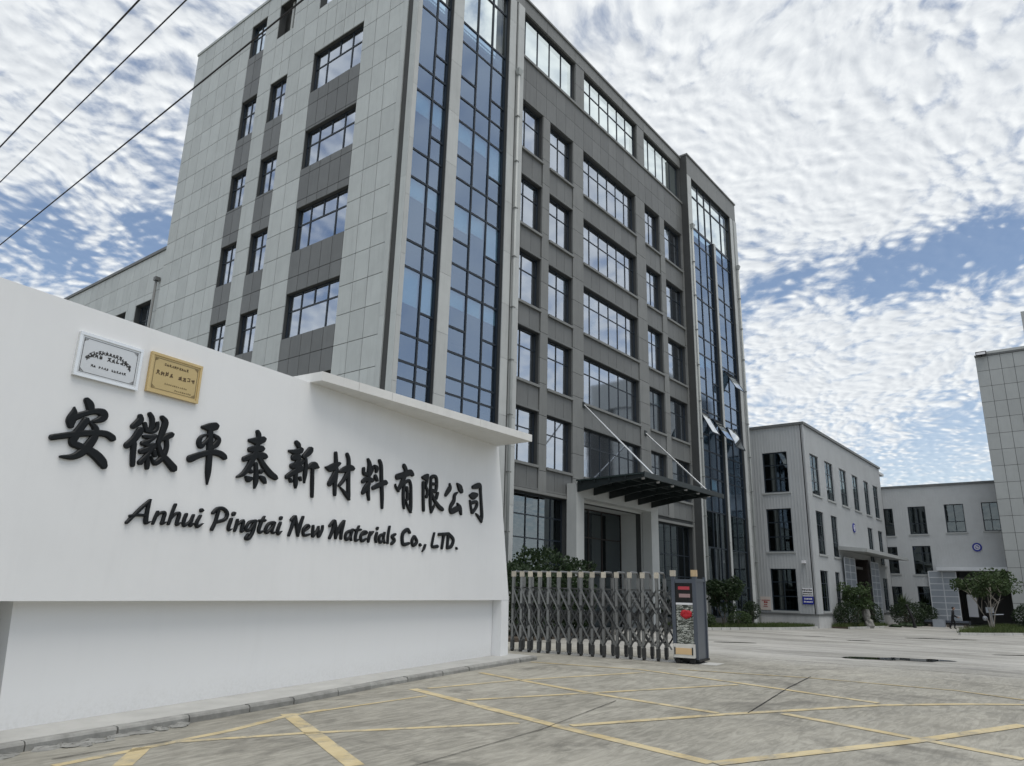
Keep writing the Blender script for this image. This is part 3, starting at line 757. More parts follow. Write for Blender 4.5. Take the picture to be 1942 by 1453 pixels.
lettering('chinese_sign_lettering', CHARS, 'character', 'large raised black brush-script Chinese company name on the white wall', wp(-6, 3.6, .0))
lettering('english_sign_lettering', LETTERS, 'letter', 'smaller raised black script company name in English under the Chinese characters', wp(-6, 2.6, .0), .82)


# plaques
def glyph(mb, s, z, h, w, rot, n0, n1, rnd):
    """small engraved character of a few strokes, too small to read"""
    c, sn = math.cos(rot), math.sin(rot)
    def bar(x0, z0, x1, z1, t):
        d = math.hypot(x1 - x0, z1 - z0) or 1e-4
        nx, nz = -(z1 - z0) / d * t / 2, (x1 - x0) / d * t / 2
        cor = [(x0 + nx, z0 + nz), (x1 + nx, z1 + nz), (x1 - nx, z1 - nz), (x0 - nx, z0 - nz)]
        cor = [(s + a * c - b * sn, z + a * sn + b * c) for a, b in cor]
        jj = rnd.uniform(0, .0008)
        mb.prism([wp(a, b, n1 + jj) for a, b in cor], [wp(a, b, n0) for a, b in cor])
    t = h * .15
    for k in range(rnd.randint(2, 3)):
        zz = rnd.uniform(-.45, .45) * h; x = rnd.uniform(.25, .5) * w
        bar(-x, zz - .02 * h, x, zz + .03 * h, t)
    for k in range(rnd.randint(1, 2)):
        xx = rnd.uniform(-.35, .35) * w
        bar(xx, rnd.uniform(.2, .5) * h, xx + rnd.uniform(-.08, .08) * w, -rnd.uniform(.2, .5) * h, t)
    if rnd.random() < .7: bar(0, .05 * h, -.45 * w, -.5 * h, t)
    if rnd.random() < .7: bar(0, .05 * h, .45 * w, -.5 * h, t)


def plaque(s0, s1, z0, z1, plate, frame, ink, label, rows, arc=None):
    rt = thing('plaque', wp((s0 + s1) / 2, z0, 0), label, 'plaque')
    q = MB(); wbox(q, s0 + .028, s1 - .028, z0 + .028, z1 - .028, .002, .040); q.build('plate', plate, rt)
    q = MB(); f = .04
    wbox(q, s0, s1, z0, z0 + f, .003, .055); wbox(q, s0, s1, z1 - f, z1, .003, .055)
    wbox(q, s0, s0 + f, z0 + f, z1 - f, .003, .052); wbox(q, s1 - f, s1, z0 + f, z1 - f, .003, .052)
    q.build('frame', frame, rt)
    q = MB(); e, lw = .068, .006
    a, b, c, d = s0 + e, s1 - e, z0 + e, z1 - e
    for bx in ((a, b, c, c + lw), (a, b, d - lw, d), (a, a + lw, c + lw, d - lw), (b - lw, b, c + lw, d - lw)): wbox(q, *bx, .0405, .0425)
    for sx_, sz_ in ((a, c), (a, d), (b, c), (b, d)):
        for k in range(3):
            ux = 1 if sx_ == a else -1; uz = 1 if sz_ == c else -1
            wbox(q, min(sx_ + ux * (.012 + .018 * k), sx_ + ux * (.02 + .018 * k)), max(sx_ + ux * (.012 + .018 * k), sx_ + ux * (.02 + .018 * k)),
                 min(sz_ + uz * .012, sz_ + uz * (.05 - .013 * k)), max(sz_ + uz * .012, sz_ + uz * (.05 - .013 * k)), .0408, .0432)
    q.build('border_line', ink, rt)
    rnd = random.Random(int(s0 * 100))
    q = MB()
    if arc:
        cx_, cz_, rad, a0, a1, n, h = arc
        for i in range(n):
            an = R(a0 + (a1 - a0) * i / (n - 1))
            glyph(q, cx_ + rad * math.cos(an), cz_ + rad * math.sin(an) * .62, h, h * .8, (an - math.pi / 2) * .62, .0405, .0435, rnd)
    for x0, x1, z, n, h, gap in rows:
        for i in range(n):
            if i in gap: continue
            glyph(q, x0 + (x1 - x0) * i / max(1, n - 1), z, h, h * .85, 0, .0405, .0435, rnd)
    tag(q.build('engraved_text', ink, rt), kind='stuff')
    return rt


plaque(-11.33, -10.40, 4.26, 4.875, M['silver'], M['silverf'], M['ink'], 'silver metal plaque with arched engraved text, left of the gold one',
       [(-11.12, -10.63, 4.595, 9, .062, (3,)), (-11.10, -10.62, 4.45, 14, .036, (2, 7))], (-10.87, 4.46, .34, 158, 22, 17, .058))
plaque(-10.265, -9.385, 4.30, 4.905, M['gold'], M['goldf'], M['brownink'], 'gold metal plaque with engraved lines of text, beside the silver one',
       [(-10.02, -9.64, 4.765, 10, .042, ()), (-10.12, -9.52, 4.625, 9, .072, (4,)), (-9.98, -9.62, 4.475, 12, .022, ()), (-9.80, -9.54, 4.41, 9, .022, ())])

# raised platform with a kerb of separate stones along the wall
def plat_z(s): return .092 - .0222 * (0 - s) if s < 0 else .092
plat = tag(link('platform_kerb', None, None, wp(-6, -.1, .5)), kind='structure')
q = MB()
inner = [(-15.2, -.62), (.9, -.62)]
outer = [(-14.6, .60), (-11.2, .62), (-9, .72), (-7.3, .75), (-5, .64), (-2.6, .66), (0, .78), (.62, .74)]
top = [(s, n, plat_z(s)) for s, n in [(-15.2, -.30), *outer, (.75, .30), (.8, -.62), (-15.2, -.62)]]
q.prism([wp(s, -.5, n - (.13 if 0 < i < len(outer) + 1 else 0)) for i, (s, n, z) in enumerate(top)], [wp(s, z, n - (.13 if 0 < i < len(outer) + 1 else 0)) for i, (s, n, z) in enumerate(top)])
q.build('platform_top', M['kerbtop'], plat)
def outer_n(s):
    for (a, na), (b, nb) in zip(outer, outer[1:]):
        if a <= s <= b: return na + (nb - na) * (s - a) / (b - a)
    return outer[-1][1]
s = -14.0
rk = random.Random(3)
while s < .6:
    L_ = min(rk.uniform(.72, 1.15), .62 - s)
    if L_ < .2: break
    e = s + L_ - .02
    da, dz, dn = rk.uniform(-.012, .012), rk.uniform(-.010, .006), rk.uniform(-.012, .012)
    n0, n1 = outer_n(s), outer_n(e)
    za, zb = plat_z(s) + dz, plat_z(e) + dz + da * .5
    q = MB()
    def sec(ss, nn, z): return [wp(ss, -.5, nn + dn), wp(ss, z - .035, nn + dn + .004), wp(ss, z - .008, nn + dn - .014), wp(ss, z, nn + dn - .035), wp(ss, z, nn - .126), wp(ss, -.5, nn - .126)]
    A, Bv = sec(s, n0, za), sec(e, n1, zb)
    q.add(A + Bv, [(0, 1, 2, 3, 4, 5)[::-1], tuple(range(6, 12))] + [(i, (i + 1) % 6, 6 + (i + 1) % 6, 6 + i) for i in range(6)])
    q.build('kerb_stone', M['kerb'], plat)
    s += L_
# crumbled mortar at the foot of the kerb, left
q = MB()
for i in range(26):
    s = rk.uniform(-12.2, -9.2); n = outer_n(s) + rk.uniform(.03, .30) * (1 - abs(s + 10.8) / 2.2)
    p = wp(s, 0, n); q.sphere((p[0], p[1], gz(p[0])), (rk.uniform(.05, .22), rk.uniform(.05, .16), rk.uniform(.015, .045)), 8, 5, .25, rk)
tag(q.build('crumbled_mortar', M['kerb'], plat), kind='stuff')

# ------------------------------------------------------------------ office building
XL, YT, YM = 18.28, 20.30, 20.85
XE, YB = 55.45, 40.35
ROOF = 33.75
SLAB = 28.05
FT, FM, LF = ('F', YT), ('F', YM), ('L', XL)
office = thing('office_building', (36, 30, -.3), 'tall grey seven-storey office block with blue glass corner and dark front', 'building')

# --- front between the towers
rows = [(24.12, 27.0), (19.76, 22.58), (15.53, 18.36), (11.52, 14.26), (7.52, 10.18)]
colsA = [(25.95, 28.57), (29.24, 31.55), (32.65, 39.0), (40.25, 42.4), (43.1, 45.85)]
split = [2, 2, 6, 2, 2]
gal = [(25.95, 31.8, 5), (32.75, 39.4, 6), (40.4, 46.0, 5)]
GZ0, GZ1 = 29.78, 32.66
holes = [(a, b, c, d) for a, b in colsA for c, d in rows] + [(a, b, GZ0, GZ1) for a, b, _ in gal]
holes += [(25.95, 31.13, .35, 6.15), (31.75, 38.85, -.3, 6.15), (40.65, 45.85, .35, 5.95)]
X0, X1 = 25.9, 46.1
q = MB(); wall_mb(q, FM, X0, X1, -.4, ROOF - .3, holes, .10, .40)
q.build('front_wall', M['joint'], office)
PT = .03   # joint half gap
def skin(name, mat, bas, u0, u1, z0, z1, d0, d1, g=.011):
    return fpiece(name, mat, office, bas, u0 + g, u1 - g, z0 + g, z1 - g, d0, d1)
# pilasters, a panel per half storey
pil_j = [6.3, 7.3, 8.6, 10.05, 11.7, 12.99, 14.38, 15.7, 17.15, 18.52, 19.97, 21.44, 22.9, 24.4, 25.7, 27.05]
for a, b in ((28.57, 29.24), (31.55, 32.65), (39.0, 40.25), (42.4, 43.1), (45.85, 46.1)):
    for z0, z1 in zip(pil_j, pil_j[1:]):
        skin('pilaster_panel', M['pilaster'], FM, a, b, z0, z1, 0, .099)
for a, b in ((31.13, 31.75), (38.85, 40.65), (45.85, 46.1)):
    skin('pilaster_panel', M['pilaster'], FM, a, b, -.3, 3.0, 0, .099); skin('pilaster_panel', M['pilaster'], FM, a, b, 3.0, 6.3, 0, .099)
# spandrels below each window row: narrow panels, sill ledge above, lintel ledge below
for (a, b), n in zip(colsA, (3, 3, 7, 3, 3)):
    tops = [r[0] for r in rows]; bots = [r[1] for r in rows[1:]] + [6.32]
    for zt_, zb_ in zip(tops, bots):
        for u, v in zip(lin(a, b, n), lin(a, b, n)[1:]):
            skin('spandrel_panel', M['front'], FM, u, v, zb_, zt_, .055, .099, .009)
        fpiece('sill_ledge', M['pilaster'], office, FM, a - .02, b + .02, zt_ - .13, zt_ - .005, -.075, .052)
        fpiece('lintel_ledge', M['front'], office, FM, a + .002, b - .002, zb_ + .004, zb_ + .10, .012, .052)
for a, b, z in ((25.95, 31.13, 6.15), (40.65, 45.85, 5.95)):
    fpiece('lintel_ledge', M['pilaster'], office, FM, a, b, z + .01, z + .15, -.03, .099)
# band under the gallery, two rows of panels with a long ledge on top
us = [25.95] + [25.95 + .962 * i for i in range(1, 21)] + [46.1]
for u, v in zip(us, us[1:]):
    for z0, z1 in ((27.05, 28.35), (28.35, GZ0 - .16)):
        skin('spandrel_panel', M['front'], FM, u, v, z0, z1, .0, .099, .009)
fpiece('gallery_ledge', M['pilaster'], office, FM, 25.92, 46.08, GZ0 - .155, GZ0 - .01, -.09, .39)
for a, b in ((31.8, 32.75), (39.4, 40.4)):
    skin('pilaster_panel', M['pilaster'], FM, a, b, GZ0, 31.2, 0, .099); skin('pilaster_panel', M['pilaster'], FM, a, b, 31.2, GZ1, 0, .099)
for u, v in zip(lin(25.95, 46.08, 7), lin(25.95, 46.08, 7)[1:]):
    skin('fascia_panel', M['pilaster'], FM, u, v, GZ1, ROOF - .28, -.02, .099)
fpiece('parapet_cap', M['pilaster'], office, FM, 25.9, 46.1, ROOF - .28, ROOF - .16, -.10, .55)
# windows
rbw = random.Random(12)
for (a, b), n in zip(colsA, split):
    for k, (c, d) in enumerate(rows):
        h = d - c
        uu = lin(a + .01, b - .01, n)
        wd_ = window(office, FM, uu, [c + .005, c + h * .655, d - .01], M['glass'], M['frame'], rec=.29, merge=())
        for u, v in zip(uu, uu[1:]):
            if rbw.random() < .3 and k < 4:
                L_ = rbw.choice((.5, .8, 1.1, 2.2)); fpiece('roller_blind', M['blind'], wd_, FM, u + .05, v - .05, max(c + .1, d - .1 - L_), d - .1, .40, .42)
for a, b, n in gal:
    zz = [GZ0, GZ0 + (GZ1 - GZ0) * .64, GZ1] if n == 6 else [GZ0, GZ1]
    window(office, FM, lin(a, b, n), zz, M['clear'], M['frame'], rec=.28, fwid=.06)
window(office, FM, [25.95, 27.05, 28.1, 29.15, 30.15, 31.13], [.35, 1.7, 2.95, 4.08, 5.15, 6.15], M['gsh'], M['frame'], rec=.36, fwid=.06)
window(office, FM, [40.65, 41.5, 42.4, 43.3, 44.2, 45.05, 45.85], [.35, 1.9, 2.8, 4.1, 5.95], M['gsh'], M['frame'], rec=.36, fwid=.06)

# --- entrance portal, canopy
q = MB()
fbox(q, FT, 31.02, 31.72, -.4, 6.95, -.04, .54); fbox(q, FT, 38.88, 39.75, -.4, 6.95, -.04, .54); fbox(q, FT, 31.72, 38.88, 6.28, 6.95, -.04, .54)
q.build('entrance_portal', M['portal'], office)
q = MB(); fbox(q, FT, 31.5, 31.75, -.4, 6.3, .55, 2.1); fbox(q, FT, 38.86, 39.1, -.4, 6.3, .55, 2.1); fbox(q, FT, 31.75, 38.86, 6.16, 6.3, .55, 2.1)
q.build('entrance_recess', M['portal'], office)
ent = window(office, ('F', YT + 1.95), [31.76, 33.9, 35.3, 36.7, 38.85], [-.28, 2.6, 4.6, 6.15], M['gsh'], M['brown'], rec=.0, fwid=.07, name='entrance_door')
lampm, lt, lb = new_mat('entrance_lamp_lens'); lb.inputs['Base Color'].default_value = (.6, .6, .58, 1); lb.inputs['Roughness'].default_value = .3
MB().obox((32.5, YT + 1.6, 5.55), (.16, 0, 0), (0, .1, 0), (0, 0, .07)).build('wall_lamp', lampm, office)
# canopy
CX0, CX1, CY0, CY1 = 30.95, 40.25, 16.45, 20.25
cz = lambda y: 7.02 + (20.25 - y) * .028
q = MB()
q.prism([(CX0, CY1, cz(CY1)), (CX0, CY0, cz(CY0)), (CX1, CY0, cz(CY0)), (CX1, CY1, cz(CY1))][::-1], [(CX0, CY1, cz(CY1) + .05), (CX0, CY0, cz(CY0) + .05), (CX1, CY0, cz(CY0) + .05), (CX1, CY1, cz(CY1) + .05)][::-1])
can = q.build('canopy', M['canopyglass'], office)
for x in (31.12, 32.66, 34.22, 35.85, 37.38, 38.95):
    pr = [(20.24, 6.5), (20.24, cz(20.24) - .004), (CY0 + .12, cz(CY0) - .004), (CY0 + .12, cz(CY0) - .14), (18.2, 6.83), (19.5, 6.62)]
    MB().prism([(x - .05, y, z) for y, z in pr], [(x + .05, y, z) for y, z in pr]).build('rib', M['steel'], can)
for y in (16.55, 17.45, 18.35, 19.2, 20.0):
    MB().box(CX0 + .02, CX1 - .02, y - .04, y + .04, cz(y) - .12, cz(y) - .006).build('purlin', M['steel'], can)
MB().box(CX0 - .03, CX1 + .03, CY0 - .06, CY0 + .0, cz(CY0) - .16, cz(CY0) + .09).build('gutter', M['steel'], can)
for x0, x1 in zip((31.12, 32.66, 34.22, 35.85, 37.38, 38.95), (32.66, 34.22, 35.85, 37.38, 38.95, 40.2)):
    for y in (17.0, 18.8):
        MB().tube([((x0 + x1) / 2, y, cz(y) - .09), ((x0 + x1) / 2, y, cz(y) - .0)], .085, 10).build('downlight', M['signwhite'], can)
for i in range(8):
    x = CX0 + .05 + i * (CX1 - CX0 - .1) / 7
    MB().prism([(x - .02, CY0, cz(CY0) + .051), (x + .02, CY0, cz(CY0) + .051), (x + .02, CY1, cz(CY1) + .051), (x - .02, CY1, cz(CY1) + .051)],
               [(x - .02, CY0, cz(CY0) + .08), (x + .02, CY0, cz(CY0) + .08), (x + .02, CY1, cz(CY1) + .08), (x - .02, CY1, cz(CY1) + .08)]).build('glazing_bar', M['steel'], can)
for a, b in (((32.63, YM - .02, 11.38), (32.66, 16.7, cz(16.7) + .06)), ((39.55, YM - .02, 11.09), (38.95, 16.7, cz(16.7) + .06))):
    rd = MB().tube([a, b], .045, 8).build('tie_rod', M['rod'], office)
    MB().obox(a, (.12, 0, 0), (0, .03, 0), (0, 0, .16)).build('anchor_plate', M['steel'], rd)
    MB().tube([Vector(b) - Vector((0, 0, .1)), Vector(b) + Vector((0, 0, .14))], .06, 8).build('end_fork', M['rod'], rd)

# --- glass corner towers
ZC = [.35, 2.3, 4.8, 7.2, 9.5, 10.2, 11.34, 14.2, 15.38, 18.3, 19.62, 22.58, 23.85, 26.95, 28.08, 30.75, 31.95]
SUBZ = {6: 12.46, 8: 16.55, 10: 20.74, 12: 25.0}
def curtain(us, zs, subcols, rec, blinds=()):
    fm = MB(); nu = len(us) - 1
    for j, z in enumerate(zs):
        fbox(fm, FT, us[0], us[-1], z - .045, z + .045, rec, rec + .10)
    for i, u in enumerate(us):
        h = .05 if i in (0, nu) else .038
        fbox(fm, FT, u - h, u + h, zs[0], zs[-1], rec - .012, rec + .094)
    cells = []
    for j in range(len(zs) - 1):
        for i in range(nu):
            if j in SUBZ and i in subcols and zs[0] == .35:
                zz = SUBZ[j]
                fbox(fm, FT, us[i] + .04, us[i + 1] - .04, zz - .045, zz + .045, rec - .006, rec + .09)
                cells += [(i, j, zs[j], zz), (i, j, zz, zs[j + 1])]
            else: cells.append((i, j, zs[j], zs[j + 1]))
    cw = fm.build('curtain_wall', M['frame'], office)
    for i, j, a, b in cells:
        clear = a > 28 and True
        pn = fpiece('pane', M['clear' if clear else ('gsh' if a < 7 else 'glassd')], cw, FT, us[i] + .02, us[i + 1] - .02, a + .02, b - .02, rec + .035, rec + .047)
        pn.rotation_euler = (random.uniform(-.006, .006), 0, random.uniform(-.006, .006))
        for (bi, bj, fr) in blinds:
            if bi == i and bj == j and (j not in SUBZ or b > zs[j + 1] - .1):
                L_ = min((zs[j + 1] - zs[j]) * fr, b - a if fr < 9 else 9)
                fpiece('roller_blind', M['blind'], cw, FT, us[i] + .06, us[i + 1] - .06, b - .05 - L_, b - .05, rec + .12, rec + .14)
    return cw
rb = random.Random(5)
curtain([18.58, 19.72, 20.56], ZC, (1,), .20, [(0, 10, .32), (1, 10, .34), (0, 8, .28), (1, 8, .30), (0, 6, .52), (1, 6, .72)])
curtain([21.27, 22.57, 23.68, 24.75], ZC, (0, 2), .22, [(0, 10, .3), (1, 10, .27), (2, 10, .8), (0, 8, .36), (1, 8, .30), (2, 8, .8), (0, 6, .25), (1, 6, .25), (2, 6, .25), (2, 12, .0)])
ZL = ZC[:15]
curtain([46.78, 48.28, 49.5, 50.53], ZL, (0, 2), .20, [(0, 2, .4), (1, 2, .5), (2, 2, .35), (1, 3, .3), (0, 8, .3), (1, 8, .2)])
curtain([50.87, 52.6, 54.23], ZL, (0,), .20, [(0, 2, .4), (1, 2, .45)])
curtain([46.78, 48.28, 49.5, 50.7, 52.6, 54.23], [28.17, 30.75, 31.95], (), .20)
# open top-hung sashes on the right tower
for (a, b, zt_, h, ang) in ((46.82, 48.15, 13.95, 1.8, 28), (48.95, 50.4, 13.85, 1.85, 32), (51.5, 53.3, 13.7, 1.7, 22), (51.5, 53.3, 18.1, 1.75, 30)):
    A = R(ang); dv = Vector((0, -math.sin(A), -math.cos(A))); nn = Vector((0, -math.cos(A), math.sin(A)))
    c = Vector(((a + b) / 2, YT + .18, zt_)) + dv * h / 2
    f = MB(); hw = (b - a) / 2
    for e in (-1, 1):
        f.obox(c + Vector((e * (hw - .035), 0, 0)), (.035, 0, 0), dv * h / 2, nn * .025)
        f.obox(c + dv * (e * (h / 2 - .035)), (hw - .071, 0, 0), dv * .035, nn * .025)
    sh = f.build('open_sash', M['frame'], office)
    MB().obox(c, (hw - .06, 0, 0), dv * (h / 2 - .06), nn * .006).build('pane', M['sash'], sh)
# tower masonry
def tower(u0, u1, cols, rec=.5, opentop=False):
    q = MB(); hl = [(a, b, .3, 32.0) for a, b in cols] + ([(cols[0][0], cols[-1][1], 28.1, 32.0)] if opentop else [])
    wall_mb(q, FT, u0, u1, -.4, ROOF - .12, hl, .04, .62)
    q.build('tower_wall', M['joint'], office)
    ss = sorted([u0] + [x for c in cols for x in c] + [u1])
    for a, b in zip(ss[::2], ss[1::2]):
        zz = [-.3, 2.6, 5.3, 7.9] + [9.24 + 1.33 * 2 * k for k in range(9)] + [ROOF - .15]
        zz = [z for z in zz if z < 32] + [32.0]
        if opentop and a > 50 and b < 54: zz = [z for z in zz if z < 28] + [28.1]
        for z0, z1 in zip(zz, zz[1:]):
            if b - a > .9 and a > 40 or (24 < a < 26):
                m1 = a + (b - a) * .45
                skin('corner_panel', M['trim'], FT, a, m1, z0, z1, .0, .04, .006); skin('corner_panel', M['trim'], FT, m1 + .10, b, z0, z1, -.05, .04, .006)
            else: skin('corner_panel', M['trim'], FT, a, b, z0, z1, 0, .04, .006)
    for u, v in zip(lin(u0, u1, 5), lin(u0, u1, 5)[1:]):
        skin('fascia_panel', M['pilaster'], FT, u, v, 32.0, ROOF - .13, 0, .04, .008)
    fpiece('parapet_cap', M['pilaster'], office, FT, u0 - .04, u1 + .04, ROOF - .12, ROOF, -.08, .75)
tower(18.30, 25.93, [(18.56, 20.58), (21.26, 24.77)])
tower(46.1, XE, [(46.76, 50.55), (50.85, 54.25)], opentop=True)
# return wall on the tower sides
for a, b in ((46.1, 46.3), (25.7, 25.92)):
    MB().box(a, b, YT + .63, YM + 1.2, -.4, ROOF - .12).build('tower_return', M['pilaster'], office)

# --- left face
lrow = [(12.3, 14.48), (16.6, 18.85), (20.97, 23.1), (25.3, 27.65)]
lrow2 = [(12.2, 14.3), (16.38, 18.62), (20.72, 22.88), (25.08, 27.5)]
BIG, MID, LFT = (24.0, 27.8), (30.0, 31.5), (32.72, 34.2)
TOPW = (30.4, 32.62)
lh = []
for c, rr in ((BIG, lrow), (MID, lrow2), (LFT, lrow2)):
    lh += [(*c, a, b) for a, b in rr + [TOPW]]
    lh += [(*c, a - 8.6, b - 8.6) for a, b in rr[:2]]
lh = [h for h in lh if h[3] < 33]
q = MB(); wall_mb(q, LF, 20.92, YB, -.4, ROOF - .1, lh, .03, .42)
q.build('side_wall', M['joint'], office)
jz = [.63 + 1.33 * k for k in range(-1, 25)] + [ROOF - .12]
bands = [(21.25, 24.0, 3), (24.0, 27.8, 5), (27.8, 30.0, 2), (30.0, 31.5, 2), (31.5, 32.72, 1), (32.72, 34.2, 2), (34.2, YB, 6)]
for bi, (a, b, n) in enumerate(bands):
    us = lin(a, b, n)
    for z0, z1 in zip(jz, jz[1:]):
        if z1 < 5.5: continue
        zm = (z0 + z1) / 2
        for u, v in zip(us, us[1:]):
            for cu, cv, ca, cb in cut(u, v, z0, z1, lh):
                darkcol = (bi == 1 and ca < 27.65) or (bi == 3 and ca < 27.4) or (bi == 5 and ca < 30.4)
                if cb - ca < .06: continue
                if bi in (1, 3, 5) and not darkcol or bi not in (1, 3, 5):
                    fpiece('light_panel', M['light'], office, LF, cu + .014, cv - .014, ca + .015, cb - .015, -.012, .03)
                else:
                    fpiece('grey_panel', M['dark'], office, LF, cu + .014, cv - .014, ca + .015, cb - .015, -.012, .03)
q = MB()
for a, b, n in bands: fbox(q, LF, a + .01, b - .01, -.4, 5.3, -.012, .03)
q.build('side_wall_base', M['light'], office)
fpiece('parapet_cap', M['light'], office, LF, 20.3, YB + .05, ROOF - .1, ROOF + .06, -.06, .5)
# corner: two shallow steps beside the glass
for z0, z1 in zip([-.3, 5.9, 12, 18, 24, 30], [5.9, 12, 18, 24, 30, ROOF - .12]):
    fpiece('corner_panel', M['light'], office, LF, 20.95, 21.24, z0 + .003, z1 - .003, -.03, .03)
    fpiece('corner_panel', M['trim'], office, LF, 20.62, 20.94, z0 + .003, z1 - .003, .035, .06)
    fpiece('corner_panel', M['light'], office, LF, 20.30, 20.60, z0 + .003, z1 - .003, -.02, .015)
for a, b in lrow + [(x - 8.6, y - 8.6) for x, y in lrow[:2]]:
    us = lin(BIG[0] + .01, BIG[1] - .01, 4); h = b - a
    window(office, LF, us, [a, a + h * .62, b], M['glass'], M['frame'], rec=.19, fwid=.07, merge=[(1, 2, 0)])
for c in (MID, LFT):
    for a, b in lrow2 + [(x - 8.6, y - 8.6) for x, y in lrow2[:2]] + ([TOPW] if c is LFT else []):
        window(office, LF, [c[0] + .01, c[0] + .72, c[1] - .01], [a, a + (b - a) * .62, b], M['glass'], M['frame'], rec=.19, fwid=.07)
MB().box(XL + .25, XL + .37, 30.55, 30.72, TOPW[0], TOPW[1]).build('stub_column', M['trim'], office)
MB().box(XL + .7, XL + .82, 29.5, 32.2, TOPW[0] - .2, TOPW[1] + .5).build('stair_head_wall', M['pilaster'], office)

# --- inside and roof
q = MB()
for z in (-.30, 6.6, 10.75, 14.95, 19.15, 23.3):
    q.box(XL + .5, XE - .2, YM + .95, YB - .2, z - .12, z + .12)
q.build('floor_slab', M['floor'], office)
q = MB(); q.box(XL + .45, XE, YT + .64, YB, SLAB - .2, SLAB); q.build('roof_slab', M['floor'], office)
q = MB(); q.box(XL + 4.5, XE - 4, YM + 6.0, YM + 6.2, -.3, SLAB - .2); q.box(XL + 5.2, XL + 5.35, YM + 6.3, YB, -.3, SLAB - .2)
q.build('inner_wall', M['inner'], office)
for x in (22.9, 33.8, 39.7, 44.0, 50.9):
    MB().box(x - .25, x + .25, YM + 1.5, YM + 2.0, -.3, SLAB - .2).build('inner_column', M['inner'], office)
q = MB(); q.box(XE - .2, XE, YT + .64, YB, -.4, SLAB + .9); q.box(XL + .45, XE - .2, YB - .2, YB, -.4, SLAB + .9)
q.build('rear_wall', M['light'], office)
# railing on the roof behind the glass corner
rl = MB(); rl.box(19.0, 25.6, YT + 1.40, YT + 1.45, SLAB + 1.12, SLAB + 1.17)
for i in range(52): rl.box(19.02 + i * .128, 19.04 + i * .128, YT + 1.415, YT + 1.435, SLAB, SLAB + 1.12)
rl.build('roof_railing', M['rod'], office)
# rain pipes with collector heads
for x, y, zt_ in ((25.46, YT - .10, 27.4), (46.4, YT - .09, 27.6), (54.95, YT - .16, 27.5)):
    dp = MB().tube([(x, y, -.2), (x, y, zt_)], .07, 10).build('downpipe', M['pipe'], office, smooth=True)
    MB().prism([(x - .09, y - .09, zt_), (x + .09, y - .09, zt_), (x + .09, y + .08, zt_), (x - .09, y + .08, zt_)], [(x - .19, y - .16, zt_ + .32), (x + .19, y - .16, zt_ + .32), (x + .19, y + .09, zt_ + .32), (x - .19, y + .09, zt_ + .32)]).build('rain_head', M['pipe'], dp)
    for k in range(10):
        MB().box(x - .095, x + .095, y - .08, y + .09, 1.5 + k * 2.6, 1.55 + k * 2.6).build('pipe_clip', M['pilaster'], dp)

# --- lower wing along the side
wing = thing('office_wing', (22, 50, -.3), 'lower grey panelled wing behind the office block, with dark roof edge', 'building')
WG = ('L', XL + .12)
wh = [(41.45, 43.3, 14.9, 17.48), (44.5, 46.3, 14.9, 17.4), (41.45, 43.3, 10.6, 13.0), (48, 50, 14.9, 17.4)]
q = MB(); wall_mb(q, WG, YB + .02, 64, -.4, 20.4, wh, .03, .4); q.box(XL + .55, 40, YB + .02, 64, 19.9, 20.4); q.build('wall', M['joint'], wing)
for u, v in zip(lin(YB + .02, 64, 24), lin(YB + .02, 64, 24)[1:]):
    for z0, z1 in zip(jz[8:17], jz[9:18]):
        for cu, cv, ca, cb in cut(u, v, z0, min(z1, 20.39), wh):
            if cv - cu > .05 and cb - ca > .05: fpiece('light_panel', M['light'], wing, WG, cu + .011, cv - .011, ca + .011, cb - .011, -.012, .03)
fpiece('roof_edge', M['dark'], wing, WG, YB + .03, 64.1, 20.4, 20.58, -.09, .5)
for a, b, c, d in wh: window(wing, WG, [a, (a + b) / 2, b], [c, c + (d - c) * .62, d], M['glass'], M['frame'], rec=.34, fwid=.07)
dp = MB().tube([(XL - .10, 40.75, 6), (XL - .10, 40.75, 18.4)], .07, 10).build('downpipe', M['front'], wing, smooth=True)
MB().box(XL - .22, XL + .06, 40.62, 40.88, 18.4, 18.62).build('rain_head', M['front'], dp)

# ------------------------------------------------------------------ folding gate
GD = Vector((.12, -.99, 0)).normalized(); GO = Vector((17.62, 13.0, 0)) - GD * .63; GN = Vector((-GD.y, GD.x, 0))   # GN points into the yard
gate = thing('folding_gate', GO + GD * 2.2, 'stainless steel folding gate of linked frames closed against the white wall', 'gate')
def gp(t, n, z): return GO + GD * t + GN * n + Vector((0, 0, z))
# the links are pulled further apart towards the drive head
TP = [0, .277, .553, .862, 1.148, 1.485, 1.811, 2.164, 2.503, 2.837, 3.218, 3.591, 3.957, 4.345]
NF, DEP = len(TP), .60
def gbox(mb, t0, t1, n0, n1, z0, z1):
    return mb.prism([gp(t0, n0, z0), gp(t1, n0, z0), gp(t1, n1, z0), gp(t0, n1, z0)], [gp(t0, n0, z1), gp(t1, n0, z1), gp(t1, n1, z1), gp(t0, n1, z1)])
def copy_at(o, name, par, off):
    c = o.copy(); c.name = name; COL.objects.link(c); c.parent = par
    c.location = o.location + off; return c
protos = []
q = MB()
for n in (0, DEP): gbox(q, -.036, .036, n - .036, n + .036, .10, 2.05)
fr0 = q.build('post_frame', M['gatemetal'], gate, loc=gp(0, 0, 0))
q = MB(); arc = [gp(0, 0, 2.05)] + [gp(0, DEP / 2 - (DEP / 2) * math.cos(a), 2.05 + .14 * min(1, math.sin(a) * 1.6)) for a in [math.pi * k / 8 for k in range(9)]] + [gp(0, DEP, 2.05)]
q.tube(arc, .028, 8); ar0 = q.build('arch_handle', M['gatemetal'], fr0, loc=gp(0, 0, 0), smooth=True)
